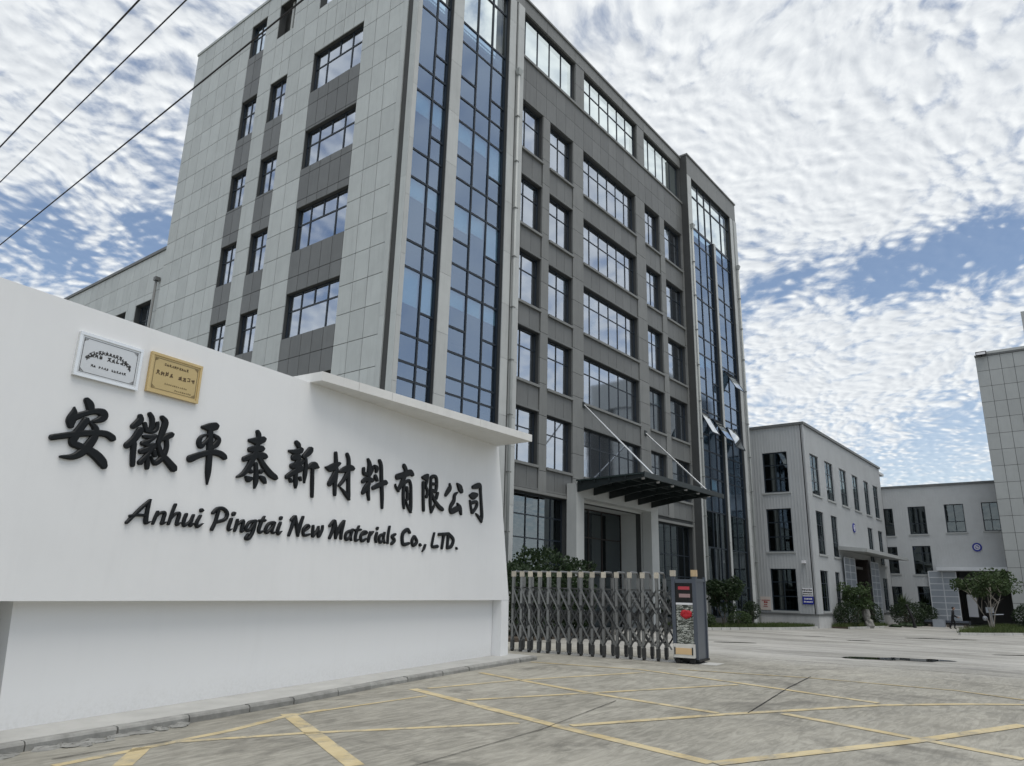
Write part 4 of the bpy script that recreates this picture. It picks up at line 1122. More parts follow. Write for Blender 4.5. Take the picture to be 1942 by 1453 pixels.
q = MB(); gbox(q, -.05, .05, -.05, .05, 2.04, 2.19); cp0 = q.build('end_cap', M['gatecap'], fr0, loc=gp(0, 0, 0))
fts = []
for n in (0, DEP):
    q = MB(); gbox(q, -.045, .045, n - .045, n + .045, .08, .30)
    q.tube([gp(-.03, n, .06), gp(.03, n, .06)], .06, 10)
    fts.append(q.build('wheel_foot', M['gatedark'], fr0, loc=gp(0, 0, 0)))
cbs = []
for z in (.42, 1.05, 1.72):
    q = MB(); gbox(q, -.012, .012, .037, DEP - .037, z, z + .04); cbs.append(q.build('cross_bar', M['gatedark'], fr0, loc=gp(0, 0, 0)))
frames = [fr0]
for i in range(1, NF):
    f = fr0.copy(); COL.objects.link(f); f.parent = gate; f.location = fr0.location + GD * TP[i]
    for ch in (ar0, cp0, *fts, *cbs):
        c = ch.copy(); COL.objects.link(c); c.parent = f
# lattice bars: each bay has crossing bars, front, middle and back
def bar(t0, t1, z0, z1, n):
    a, b = gp(t0, n, z0), gp(t1, n, z1)
    d = (b - a) / 2
    up = d.normalized().cross(GN).normalized()
    return MB().obox((a + b) / 2, d, up * .021, GN * .007)
TE = TP + [4.72]
for i in range(NF):
    t0, t1 = TE[i], TE[i + 1]
    for n in (-.046, DEP + .046):
        for k, (za, zb) in enumerate(((1.74, 1.16), (1.30, .72), (.86, .30))):
            bar(t0, t1, za, zb, n).build('lattice_bar', M['gatemetal' if k % 2 == 0 else 'gatedark'], gate)
            bar(t0, t1, zb, za, n + .016).build('lattice_bar', M['gatedark'], gate)
    for za, zb in ((1.70, 1.0), (1.15, .45)):
        bar(t0, t1, za, zb, DEP * .5).build('lattice_bar', M['gatedark'], gate); bar(t0, t1, zb, za, DEP * .5 + .016).build('lattice_bar', M['gatedark'], gate)
# drive head
T0 = 4.77
q = MB(); gbox(q, T0 + .02, T0 + .60, .03, .80, .10, 2.02); head = q.build('drive_head', M['headgrey'], gate)
q = MB(); gbox(q, T0 - .02, T0 + .07, -.03, .05, .10, 2.10); gbox(q, T0 + .53, T0 + .63, -.03, .05, .10, 2.10); gbox(q, T0 + .07, T0 + .53, -.02, .04, 1.94, 2.03)
gbox(q, T0 + .57, T0 + .63, .74, .82, .10, 2.10); gbox(q, T0 + .58, T0 + .62, .05, .74, 1.98, 2.05)
q.build('head_post', M['headgrey'], head)
q = MB(); gbox(q, T0 - .04, T0 + .08, -.05, .07, 2.10, 2.25); q.build('end_cap', M['gatecap'], head)
q = MB(); gbox(q, T0 + .51, T0 + .65, -.05, .07, 2.10, 2.26); q.build('end_cap', M['orange'], head)
q = MB(); gbox(q, T0 + .08, T0 + .52, .0, .029, 1.46, 1.93); q.build('display_panel', M['ledblack'], head)
q = MB(); gbox(q, T0 + .15, T0 + .45, -.006, -.001, 1.77, 1.85); q.build('display_line', M['led'], head)
q = MB(); gbox(q, T0 + .17, T0 + .46, -.006, -.001, 1.58, 1.67); q.build('display_line', M['ledgrey'], head)
q = MB(); gbox(q, T0 + .08, T0 + .52, -.012, .029, 1.40, 1.45); q.build('panel_trim', M['signwhite'], head)
def poster_mat():
    mt, t, b = new_mat('silver_relief_print')
    g_ = t.n('ShaderNodeNewGeometry'); p = g_.outputs['Position']
    mpn = t.n('ShaderNodeMapping'); t.l(p, mpn.inputs['Vector']); mpn.inputs['Rotation'].default_value = (R(40), R(35), R(20)); mpn.inputs['Scale'].default_value = (1, 1, 3.2)
    f = t.noise(mpn.outputs[0], 9, 3, .6, 1.6)
    t.l(t.mix(t.mr(f, .47, .58, 0, 1), (.035, .042, .032), (.46, .48, .44)), b.inputs['Base Color'])
    b.inputs['Roughness'].default_value = .3
    return mt
q = MB(); gbox(q, T0 + .08, T0 + .52, .005, .029, .33, 1.395); q.build('relief_panel', poster_mat(), head)
q = MB()
for k in range(9):
    a = k * 2.4; rr = .06 + .012 * (k % 3)
    q.sphere(gp(T0 + .33 + .085 * math.cos(a) * (k > 0), .0, 1.18 + .055 * math.sin(a) * (k > 0)), (rr * .5, rr, rr * .8), 8, 5, .08)
q.build('red_flower', M['redflower'], head)
q = MB(); gbox(q, T0 + .03, T0 + .56, -.16, -.03, .14, .46); q.build('foot_box', M['plastic'], head)
q = MB(); gbox(q, T0 + .09, T0 + .50, -.168, -.1605, .22, .37); q.build('foot_label', M['label'], head)
for t_ in (T0 + .07, T0 + .52):
    q = MB(); gbox(q, t_ - .014, t_ + .014, -.174, -.1685, .21, .39); q.build('foot_handle', M['rubber'], head)
for t_ in (T0 + .12, T0 + .50):
    for n in (-.10, .70):
        MB().tube([gp(t_, n - .03, .07), gp(t_, n + .03, .07)], .07, 12).build('wheel', M['rubber'], head)
q = MB(); gbox(q, T0 + .0, T0 + .64, -.02, .84, .05, .099)
q.build('wheel_base', M['rubber'], head)
tag(strip([(17.9, 13.6), (18.62, 7.9)], .75, .003, 0, .5).build('gate_track', M['kerbtop']), kind='structure')

# ------------------------------------------------------------------ steel factory halls beyond the yard
FG = -.385
def corrugated(mb, bas, u0, u1, z0, z1, holes, pitch=.22):
    wall_mb(mb, bas, u0, u1, z0, z1, holes, .0, .22)
    n = int((u1 - u0) / pitch)
    for i in range(n):
        u = u0 + (i + .5) * (u1 - u0) / n
        for a, b, c, d in cut(u - .05, u + .05, z0 + .003, z1 - .003, holes):
            if b - a > .06: fbox(mb, bas, a + .02, b - .02, c, d, -.022, .0005)
    return mb
def hall_window(par, bas, a, b, c, d, nu, zs, sill=True):
    window(par, bas, lin(a, b, nu), [c + (d - c) * k for k in zs], M['fglass'], M['frame'], rec=.10, fwid=.07, border=.08)
    if sill: fpiece('sill', M['tile'], par, bas, a - .12, b + .12, c - .14, c - .01, -.09, .09)

FX, FY = 57.52, 16.84
hall = thing('factory_hall', (66, 22, FG), 'three-storey corrugated steel hall with blue notice beside its ground window', 'building')
FLb, FRb = ('L', FX), ('F', FY)
lw = [(18.2, 20.12, 9.52, 12.64), (18.2, 20.1, 5.06, 8.27), (18.19, 20.1, .78, 3.8)]
q = MB(); corrugated(q, FLb, FY + .0, 30, .62, 14.62, lw)
q.build('side_cladding', M['corr'], hall)
FE = 82.15
up = [(58.7, 60.95), (62.6, 64.9), (66.8, 69.05), (70.95, 73.0), (75.05, 76.9), (78.65, 80.7)]
md = [(59.03, 61.03), (63.0, 64.8), (74.8, 76.7), (78.75, 80.65)]
gr = [(58.9, 60.9), (62.8, 64.1), (76.55, 77.4), (78.7, 80.7)]
DX0, DX1, DZ = 68.2, 73.4, 5.15
rw = [(a, b, 9.42, 12.58) for a, b in up] + [(a, b, 4.95, 8.2) for a, b in md] + [(a, b, .8, 3.75) for a, b in gr]
rw.append((DX0, DX1, FG - .1, DZ))
q = MB(); corrugated(q, FRb, FX + .0, FE, .62, 14.62, rw)
q.build('front_cladding', M['corr'], hall)
for a, b, c, d in lw: hall_window(hall, FLb, a, b, c, d, 2, (0, .34, .68, 1))
for a, b, c, d in rw[:-1]: hall_window(hall, FRb, a, b, c, d, 2, (0, .34, .68, 1))
MB().box(FX - .06, FX + .05, FY - .06, FY + .05, .62, 14.7).build('corner_flashing', M['corr2'], hall)
q = MB(); fbox(q, FLb, FY - .12, 30, 14.62, 14.82, -.14, .3); fbox(q, FRb, FX + .3, FE, 14.62, 14.82, -.14, .3); q.build('roof_edge', M['dark'], hall)
q = MB(); q.box(FX + .2, FE + 3, FY + .2, 30, 14.3, 14.55); q.build('roof', M['corr'], hall)
q = MB(); fbox(q, FLb, FY - .05, 30, FG - .2, .50, -.06, .2); wall_mb(q, FRb, FX + .2, FE, FG - .2, .50, [(DX0, DX1, -2, 3)], -.06, .2); q.build('plinth', M['plinth'], hall)
q = MB(); fbox(q, FLb, FY - .12, 30, .50, .62, -.12, .2); wall_mb(q, FRb, FX + .2, FE, .50, .62, [(DX0, DX1, -2, 3)], -.12, .2); q.build('plinth_ledge', M['dark'], hall)
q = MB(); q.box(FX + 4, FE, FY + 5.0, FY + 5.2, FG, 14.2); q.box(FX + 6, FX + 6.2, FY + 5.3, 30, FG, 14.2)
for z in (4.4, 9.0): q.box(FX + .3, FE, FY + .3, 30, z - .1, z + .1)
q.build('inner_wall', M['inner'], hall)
# doorway with sliding leaves and canopy
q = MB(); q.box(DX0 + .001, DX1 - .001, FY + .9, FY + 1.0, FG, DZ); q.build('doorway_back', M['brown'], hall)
for a, b, d in ((DX0, DX0 + .12, -.02), (DX1 - .5, DX1, -.10)): fpiece('door_jamb', M['brown'], hall, FRb, a, b, FG, DZ, d, .9)
def slide_leaf(par, bas, a, b, z0, z1, rows, d0=-.22):
    q = MB(); fbox(q, bas, a, b, z0, z1, d0, d0 + .04); lf = q.build('sliding_door', M['slide'], par)
    q = MB()
    for u in (a, (a + b) / 2, b): fbox(q, bas, u - .04, u + .04, z0, z1, d0 - .035, d0 - .001)
    q.build('door_stile', M['slidef'], lf)
    for j in range(rows + 1):
        z = z0 + (z1 - z0) * j / rows
        for u, v in ((a + .041, (a + b) / 2 - .041), ((a + b) / 2 + .041, b - .041)):
            fpiece('door_rail', M['slidef'], lf, bas, u, v, z - .04, z + .04, d0 - .03, d0 - .001)
    return lf
slide_leaf(hall, FRb, 64.9, 68.15, FG + .25, 5.0, 9); slide_leaf(hall, FRb, 73.45, 76.4, FG + .1, 5.0, 9)
MB().prism([(64.2, FY - 2.2, 5.35), (79.8, FY - 2.2, 5.35), (79.8, FY - .04, 5.55), (64.2, FY - .04, 5.55)], [(64.2, FY - 2.2, 5.62), (79.8, FY - 2.2, 5.62), (79.8, FY - .04, 5.85), (64.2, FY - .04, 5.85)]).build('door_canopy', M['tile'], hall)

def round_sign(bas, u, z, r, label):
    k, p = bas
    mk_ = lambda uu, zz, d: (uu, p + d, zz) if k == 'F' else (p + d, uu, zz)
    rt = thing('round_sign', mk_(u, z, -.05), label, 'sign')
    def disc(rad, d0, d1, mat, nm, r_in=0):
        n = 28; q = MB()
        a = [(u + rad * math.cos(2 * math.pi * i / n), z + rad * math.sin(2 * math.pi * i / n)) for i in range(n)]
        if r_in:
            b = [(u + r_in * math.cos(2 * math.pi * i / n), z + r_in * math.sin(2 * math.pi * i / n)) for i in range(n)]
            q.add([mk_(*x, d0) for x in a] + [mk_(*x, d0) for x in b] + [mk_(*x, d1) for x in a] + [mk_(*x, d1) for x in b],
                  [(i, (i + 1) % n, n + (i + 1) % n, n + i) for i in range(n)] + [(i, 2 * n + i, 2 * n + (i + 1) % n, (i + 1) % n) for i in range(n)] + [(n + i, n + (i + 1) % n, 3 * n + (i + 1) % n, 3 * n + i) for i in range(n)])
        else: q.prism([mk_(*x, d0) for x in a], [mk_(*x, d1) for x in a])
        return q.build(nm, mat, rt)
    disc(r, -.09, -.034, M['blue'], 'disc')
    disc(r * .62, -.105, -.0905, M['signwhite'], 'emblem', r * .47)
    q = MB()
    for (a, b, c, d) in ((-.34, .34, -.06, .06), (-.07, .07, -.34, .30), (-.30, -.16, -.30, -.10), (.16, .30, .10, .30)):
        fbox(q, bas, u + a * r, u + b * r, z + c * r, z + d * r, -.103 - abs(a) * .01, -.0905)
    q.build('emblem_mark', M['signwhite'], rt)
round_sign(FRb, 69.76, 7.72, .40, 'small blue round emblem above the door of the left hall')
# notices on the hall
def notice(bas, u0, u1, z0, z1, mat, label, lines, inkm, border=None):
    k, p = bas
    rt = thing('notice_board', (p - .04, (u0 + u1) / 2, z0) if k == 'L' else ((u0 + u1) / 2, p - .04, z0), label, 'sign')
    q = MB(); fbox(q, bas, u0, u1, z0, z1, -.085, -.034); q.build('board', mat, rt)
    rn = random.Random(int(u0 * 31)); q = MB()
    for (a, b, z, h) in lines:
        x = a
        while x < b:
            wd = rn.uniform(.5, 1.1) * h
            fbox(q, bas, u0 + x, min(u0 + x + wd, u1 - .02), z0 + z, z0 + z + h * rn.uniform(.7, 1), -.092 - rn.uniform(0, .002), -.0855)
            x += wd + h * .25
    tag(q.build('print', inkm, rt), kind='stuff')
    return rt
notice(FLb, 17.08, 17.80, 1.84, 2.42, M['signwhite'], 'white upper notice with dark print fixed above the blue board', [(.04, .66, .40, .12), (.04, .66, .22, .10), (.04, .66, .08, .07)], M['ink'])
notice(FLb, 17.06, 17.84, 1.28, 1.83, M['blue'], 'blue board with two lines of white print on the hall', [(.10, .62, .33, .12), (.08, .66, .13, .11)], M['signwhite'])
notice(FLb, 20.2, 21.03, .80, 1.76, M['signcream'], 'cream poster with red print by the left end of the hall', [(.05, .60, .66, .07), (.22, .50, .50, .12), (.26, .46, .34, .10), (.22, .5, .22, .06)], M['signred'])
bl = MB().box(FX - .34, FX - .03, 17.40, 17.62, 4.18, 4.38).build('security_camera', M['signwhite']); tag(bl, 'small white camera high on the hall corner above the blue notice', 'camera')

# --- far hall across the end of the yard
BX = FE + .10
Bb = ('L', BX)
far = thing('far_hall', (90, 10, FG), 'pale corrugated hall across the end of the yard with wide dark doorway', 'building')
sc_ = lambda y: y * BX / 74.1
sz = lambda z: 1.6 + (z - 1.6) * BX / 74.1
BT = sz(11.52)
dY0, dY1, dZ = sc_(6.2), sc_(10.06), sz(4.22)
tw = [(sc_(a), sc_(b), sz(c), sz(d)) for a, b, c, d in ((14.43, 15.3, 7.3, 9.72), (11.81, 13.2, 7.4, 9.8), (8.88, 10.34, 7.48, 9.87), (6.35, 7.57, 7.53, 9.91), (14.4, 15.3, 4.03, 6.33), (11.77, 13.2, 3.97, 6.38), (14.38, 15.3, .5, 2.92), (12.15, 13.17, .58, 2.96))]
tw += [(3.2, 4.8, sz(7.5), sz(9.9)), (.0, 1.6, sz(7.5), sz(9.9)), (3.4, 4.8, sz(4), sz(6.4))]
q = MB(); corrugated(q, Bb, -12, FY + .05, .40, BT, tw + [(dY0, dY1, FG, dZ)], .24); q.build('cladding', M['corr2'], far)
q = MB(); wall_mb(q, Bb, -12, FY + .05, FG - .2, .28, [(dY0, dY1, -3, 3)], -.06, .2); q.build('plinth', M['plinth'], far)
q = MB(); wall_mb(q, Bb, -12, FY + .05, .28, .40, [(dY0, dY1, -3, 3)], -.11, .2); q.build('plinth_ledge', M['dark'], far)
q = MB(); fbox(q, Bb, -12, FY + .2, BT, BT + .2, -.14, .4); q.build('roof_edge', M['dark'], far)
for i, (a, b, c, d) in enumerate(tw): hall_window(far, Bb, a, b, c, d, 2 if b - a > 1.2 else 1, (0, .4, .75, 1) if i > 3 else (0, .38, 1))
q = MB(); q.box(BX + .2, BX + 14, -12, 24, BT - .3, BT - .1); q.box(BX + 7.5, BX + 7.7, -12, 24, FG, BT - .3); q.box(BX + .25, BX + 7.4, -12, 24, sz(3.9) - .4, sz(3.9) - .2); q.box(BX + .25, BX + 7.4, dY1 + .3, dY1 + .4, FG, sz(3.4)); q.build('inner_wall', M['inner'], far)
q = MB(); fbox(q, Bb, dY0 - .4, dY1 + 1.4, dZ + .02, dZ + .34, -1.5, -.05); q.build('door_canopy', M['slidef'], far)
for a, b in ((dY1 - .02, dY1 + .1), (dY0 - .1, dY0 + .02)): fpiece('door_jamb', M['brown'], far, Bb, a, b, FG, dZ, -.05, 1.2)
slide_leaf(far, Bb, sc_(10.08), sc_(12.14), FG + .3, sz(4.22), 8, -.26)
q = MB(); fbox(q, Bb, sc_(8.95), sc_(9.65), sz(.55), sz(2.35), .9, .95); q.build('inner_notice', M['signwhite'], far)
q = MB(); q.box(BX + 3.2, BX + 3.3, sc_(8.0), sc_(9.9), sz(3.2), sz(3.9)); q.build('inner_gallery', M['inner'], far)
round_sign(Bb, sc_(8.28), sz(6.2), .40, 'blue round emblem on the pale far hall above its doorway')

# --- panelled block at the right edge
TX = 79.0
Tb = ('L', TX)
blk = thing('panelled_block', (84, -2, FG), 'tall grey panelled block at the right edge with a floodlight on top', 'building')
y1 = 6.80; T_TOP = 24.25
q = MB(); fbox(q, Tb, -8, y1, FG - .3, T_TOP - .2, .03, 3.0); q.build('wall', M['joint'], blk)
zz = [22.6 - 1.49 * k for k in range(0, 16)]
zz = sorted(zz + [T_TOP - .25]); zz = [z for z in zz if z > -.6]; zz[0] = max(zz[0], FG)
for j in range(11):
    a, b = y1 - (j + 1) * .985, y1 - j * .985
    for z0, z1 in zip(zz, zz[1:]):
        fpiece('wall_panel', M['tile'], blk, Tb, a + .016, b - .016, z0 + .016, z1 - .016, -.012, .03)
fpiece('roof_edge', M['dark'], blk, Tb, -8, y1 + .04, T_TOP - .24, T_TOP - .08, -.10, .6)
fpiece('parapet_cap', M['trim'], blk, Tb, -8, y1 - .9, T_TOP - .078, T_TOP + .15, -.12, .6)
q = MB(); q.box(TX + 2.0, TX + 6, -8, 2.78, T_TOP, 28.4); q.build('roof_house', M['tile'], blk)
fl = thing('floodlight', (TX - .3, 6.3, T_TOP - .1), 'black floodlight on the top corner of the panelled block', 'lamp')
MB().obox((TX - .35, 6.25, T_TOP - .02), (.18, 0, .04), (0, .42, 0), (-.03, 0, .17)).build('housing', M['rubber'], fl)
MB().box(TX - .25, TX + .1, 6.2, 6.3, T_TOP - .25, T_TOP - .2).build('bracket', M['rubber'], fl)
MB().obox((TX - .54, 6.25, T_TOP - .06), (.008, 0, .0), (0, .36, 0), (-.0, 0, .12)).build('lens', M['signwhite'], fl)

# --- works across the street (seen in the lower windows as reflections)
st = thing('street_warehouse', (20, -40, -.4), 'long grey warehouse across the street, mirrored in the ground-floor windows', 'building')
q = MB(); q.box(-60, 95, -52, -40, -1, 11.5); q.build('wall', M['tile'], st)
q = MB()
for i in range(24): q.box(-56 + i * 6.2, -53 + i * 6.2, -39.9, -39.8, 5.5, 8.5)
tag(q.build('window_band', M['fglass'], st), kind='stuff')

# ------------------------------------------------------------------ overhead cables
def cable(a, b, r, label):
    a, b = Vector(a), Vector(b); d = (b - a)
    n = 40; pts = []
    p0, p1 = a - d * 4.0, a + d * -12 if False else a + (a - b) * 8
    s, e = b + (b - a) * 3.2, a + (a - b) * 9.0
    for i in range(n + 1):
        t = i / n; p = s.lerp(e, t); p.z += -.9 * (1 - (2 * t - 1) ** 2) * .4 + .28
        pts.append(p)
    tag(MB().tube(pts, r, 6).build('overhead_cable', M['cable'], smooth=True), label, 'cable', 'overhead cables at the top left')
cable((3.11, 13.40, 8.5), (2.96, 8.33, 8.5), .012, 'uppermost of the three dark cables crossing the sky at the left')
cable((3.53, 14.66, 8.5), (3.31, 7.86, 8.5), .010, 'middle of the three dark cables crossing the sky at the left')
cable((4.50, 17.60, 8.5), (4.17, 6.70, 8.5), .013, 'lowest dark cable, passing in front of the office block roof')

# ------------------------------------------------------------------ plants
def leaves(mb, c, rad, n, size, rnd, shell=.55):
    """n leaf blades spread through an ellipsoid, denser near its surface"""
    for _ in range(n):
        while True:
            p = Vector((rnd.uniform(-1, 1), rnd.uniform(-1, 1), rnd.uniform(-1, 1)))
            if .05 < p.length < 1: break
        p = p.normalized() * (p.length ** shell)
        o = Vector((c[0] + p.x * rad[0], c[1] + p.y * rad[1], c[2] + p.z * rad[2]))
        d = (p + Vector((rnd.uniform(-1, 1), rnd.uniform(-1, 1), rnd.uniform(-.9, .6)))).normalized()
        s = d.cross(Vector((rnd.uniform(-1, 1), rnd.uniform(-1, 1), rnd.uniform(-1, 1)))).normalized()
        L_ = size * rnd.uniform(.6, 1.3); W_ = L_ * rnd.uniform(.28, .42)
        nrm = d.cross(s) * L_ * .12
        mb.add([o, o + d * L_ * .5 + s * W_ - nrm, o + d * L_, o + d * L_ * .5 - s * W_ - nrm], [(0, 1, 2), (0, 2, 3)])


def tree(loc, h, spread, stems, nleaf, size, label, rnd, mat='leaf', bark='bark', name='garden_tree', crown_lo=.35, group=None, clumps=16, lean_k=1.0, csize=1.0):
    rt = thing(name, loc, label, 'tree', group)
    base = Vector(loc); q = MB(); tips = []
    for k in range(stems):
        an = 2 * math.pi * k / stems + rnd.uniform(-.4, .4)
        lean = spread * rnd.uniform(.25, .6) * lean_k
        p = [base + Vector((math.cos(an) * .05, math.sin(an) * .05, -.1))]
        for i in range(1, 6):
            t = i / 5
            p.append(base + Vector((math.cos(an) * lean * t ** 1.2 + rnd.uniform(-.05, .05), math.sin(an) * lean * t ** 1.2 + rnd.uniform(-.05, .05), h * .72 * t)))
        r = .018 * h / max(1, stems ** .4)
        q.tube(p, [r * (1 - .75 * i / 5) for i in range(6)], 7)
        for b in range(5):
            i = rnd.randint(2, 4); a2 = rnd.uniform(0, 6.28)
            e = p[i] + Vector((math.cos(a2) * spread * .5, math.sin(a2) * spread * .5, h * rnd.uniform(.10, .25)))
            q.tube([p[i], p[i].lerp(e, .5) + Vector((0, 0, .05 * h)), e], [r * .5, r * .3, r * .12], 5); tips.append(e)
        tips.append(p[-1])
    q.build('trunk', M[bark], rt)
    cr = MB()
    cs = []
    for k in range(clumps):
        if k < len(tips):
            c = tips[k] + Vector((rnd.uniform(-.1, .1), rnd.uniform(-.1, .1), rnd.uniform(0, .15))) * h * .3
            if c.z < base.z + h * crown_lo: c.z = base.z + h * (crown_lo + rnd.uniform(.02, .15))
        else:
            a2 = rnd.uniform(0, 6.28); rr = spread * math.sqrt(rnd.random()); zz_ = rnd.uniform(crown_lo, .95)
            rr *= math.sqrt(max(.1, 1 - ((zz_ - .62) / .42) ** 2))
            c = base + Vector((math.cos(a2) * rr, math.sin(a2) * rr, h * zz_))
        rad = spread * rnd.uniform(.22, .42) * csize
        cs.append((c, rad))
    for c, rad in cs:
        leaves(cr, c, (rad, rad, rad * .75), int(nleaf / len(cs)), size, rnd, .6)
    cr.build('crown', M[mat], rt)
    return rt


def shrub(loc, r, h, n, size, label, rnd, mat='leaf', name='shrub', group=None, stem=0.):
    rt = thing(name, loc, label, 'shrub', group)
    q = MB()
    for k in range(5):
        a = rnd.uniform(0, 6.28)
        q.tube([Vector(loc) + Vector((0, 0, -.05)), Vector(loc) + Vector((math.cos(a) * r * .5, math.sin(a) * r * .5, stem + h * .5))], [.03, .012], 5)
    if stem: q.tube([Vector(loc) + Vector((0, 0, -.05)), Vector(loc) + Vector((0, 0, stem + h * .4))], [.07, .05], 8)
    q.build('stem', M['bark'], rt)
    cr = MB()
    c0 = Vector(loc) + Vector((0, 0, stem + h * .5))
    leaves(cr, c0, (r, r, h * .5), int(n * .55), size, rnd, .28)
    for k in range(9):
        d = Vector((rnd.gauss(0, 1), rnd.gauss(0, 1), rnd.gauss(0, 1))).normalized()
        c = c0 + Vector((d.x * r * .7, d.y * r * .7, d.z * h * .35))
        leaves(cr, c, (r * .42, r * .42, h * .24), int(n * .05), size, rnd, .4)
    cr.build('foliage', M[mat], rt)
    return rt


rnd = random.Random(21)
# planting behind the gate, in front of the office's left ground window
for (x, y, r, h, n, lab) in ((22.6, 17.2, 1.4, 2.6, 2600, 'dark leafy shrub nearest the white wall end, behind the folding gate'),
                             (24.3, 17.6, 1.45, 3.3, 3000, 'tallest dark shrub behind the folding gate under the office ground window'),
                             (26.2, 17.9, 1.45, 3.1, 3000, 'rounded dark shrub behind the gate left of the entrance pillar')):
    shrub((x, y, gz(x)), r, h, n, .16, lab, rnd, 'leafd', 'shrub', 'shrubs behind the folding gate')
tree((27.5, 17.9, gz(27.5)), 3.5, .95, 3, 900, .15, 'thin wispy young tree against the left entrance pillar', rnd, 'leafd', crown_lo=.45, clumps=12)
q = MB(); q.prism([(20.6, 15.9, -.2), (28.9, 16.9, -.2), (28.9, 19.9, -.2), (20.6, 19.9, -.2)], [(20.6, 15.9, .12), (28.9, 16.9, .10), (28.9, 19.9, .10), (20.6, 19.9, .12)])
tag(q.build('planting_bed', M['soil']), kind='structure')

def grass(name, poly_fn, n, hgt, label=None, seed=1, zf=None, mat='grass'):
    rg = random.Random(seed); q = MB()
    for _ in range(n):
        x, y = poly_fn(rg); z = zf(x)
        a = rg.uniform(0, 6.28); hh = hgt * rg.uniform(.5, 1.3); w_ = .012 + .012 * rg.random(); l_ = hh * rg.uniform(.1, .6); b = rg.uniform(0, 6.28)
        q.add([(x - math.cos(a) * w_, y - math.sin(a) * w_, z), (x + math.cos(a) * w_, y + math.sin(a) * w_, z), (x + math.cos(b) * l_, y + math.sin(b) * l_, z + hh)], [(0, 1, 2)])
    return tag(q.build(name, M[mat]), kind='stuff')

# bed in front of the right glass tower
bed = [(39.9, 18.6), (45.5, 17.6), (50.0, 16.9), (54.6, 16.7), (57.3, 17.0), (57.3, 19.9), (39.9, 19.9)]
q = MB(); q.prism([(x, y, gz(x) - .3) for x, y in bed], [(x, y, gz(x) + .10) for x, y in bed]); tag(q.build('planting_bed', M['soil']), kind='structure')
def bed_front(x):
    for (a, ya), (b, yb) in zip(bed[:5], bed[1:5]):
        if a <= x <= b: return ya + (yb - ya) * (x - a) / (b - a)
    return 17
def kerb_run(name, pts, hgt, group_parent=None):
    par = tag(link(name, None, None, (pts[0][0], pts[0][1], gz(pts[0][0]))), kind='structure')
    for (xa, ya), (xb, yb) in zip(pts, pts[1:]):
        d = Vector((xb - xa, yb - ya, 0)); n = max(1, round(d.length / 1.0))
        for i in range(n):
            a = Vector((xa, ya, 0)) + d * (i / n + .005); b = Vector((xa, ya, 0)) + d * ((i + 1) / n - .005)
            s = Vector((-d.y, d.x, 0)).normalized() * .07
            MB().prism([(*(a - s).xy, gz(a.x) - .1), (*(b - s).xy, gz(b.x) - .1), (*(b + s).xy, gz(b.x) - .1), (*(a + s).xy, gz(a.x) - .1)],
                       [(*(a - s).xy, gz(a.x) + hgt), (*(b - s).xy, gz(b.x) + hgt), (*(b + s).xy, gz(b.x) + hgt), (*(a + s).xy, gz(a.x) + hgt)]).build('kerb_stone', M['kerbtop'], par)
kerb_run('bed_kerb', [(x, y - .08) for x, y in bed[:5]], .14)
def in_bed(r):
    x = r.uniform(40, 57.2); return x, bed_front(x) + .05 + r.random() ** 1.3 * 2.6
grass('grass_strip', in_bed, 9000, .24, seed=4, zf=lambda x: gz(x) + .10)
tree((44.6, 18.6, gz(44.6) + .1), 3.2, 1.25, 3, 3000, .17, 'leafy dark tree in front of the right glass tower', rnd, 'leafd', clumps=24, crown_lo=.36)
shrub((48.7, 18.4, gz(48.7) + .08), .55, 1.05, 2000, .08, 'clipped dark ball shrub on a short stem by the hall corner', rnd, 'leafd', 'ball_shrub', None, .5)
shrub((46.9, 18.5, gz(47) + .08), .7, .95, 1900, .10, 'low rounded shrub between the tree and the ball shrub', rnd, 'leaf', 'shrub')
shrub((42.6, 18.9, gz(43) + .08), .6, .8, 1500, .10, 'low rounded shrub left of the tree by the glass tower', rnd, 'leaf', 'shrub')

# planting along the hall front
hb = [(60.2, 15.6), (66.4, 14.6), (67.8, 15.0), (67.8, 16.7), (60.2, 16.7)]
q = MB(); q.prism([(x, y, FG - .2) for x, y in hb], [(x, y, FG + .12) for x, y in hb]); tag(q.build('planting_bed', M['soil']), kind='structure')
kerb_run('bed_kerb', [(60.1, 15.5), (66.4, 14.5), (67.9, 14.95)], .14)
grass('grass_strip', lambda r: (lambda x: (x, 15.6 - (x - 60.2) * .16 + r.random() * 1.2))(r.uniform(60.2, 67.6)), 3500, .28, seed=6, zf=lambda x: FG + .12, mat='leafy')
tree((63.2, 15.6, FG + .1), 3.5, 1.15, 3, 2500, .18, 'leafy garden tree half hiding the left door leaf of the hall', rnd, 'leaf', clumps=24, crown_lo=.45)
shrub((61.6, 15.9, FG + .1), .95, 1.7, 2200, .11, 'dark clipped shrub left of the pale rock at the hall', rnd, 'leafd', 'shrub')
shrub((66.6, 15.6, FG + .1), 1.0, 1.9, 2400, .11, 'dark clipped shrub right of the pale rock by the hall door', rnd, 'leafd', 'shrub')
rkq = MB()
for c, r in (((64.0, 15.0, FG + .3), (.5, .35, .45)), ((63.8, 15.1, FG + 1.1), (.33, .28, .75)), ((64.4, 15.1, FG + .15), (.45, .35, .3)), ((64.3, 15.2, FG + 1.7), (.22, .2, .5))):
    rkq.sphere(c, r, 9, 7, .16, rnd)
tag(rkq.build('garden_rock', M['rock']), 'pale upright garden rock among shrubs in front of the hall', 'rock')
for (x, y, r, h, lab) in ((75.2, 14.4, 1.35, 2.0, 'broad clipped dark shrub at the foot of the right sliding door'), (78.2, 13.9, 1.3, 2.0, 'clipped dark shrub right of the spiky plant, near the thin dark post')):
    shrub((x, y, FG), r, h, 2800, .12, lab, rnd, 'leafd', 'shrub')
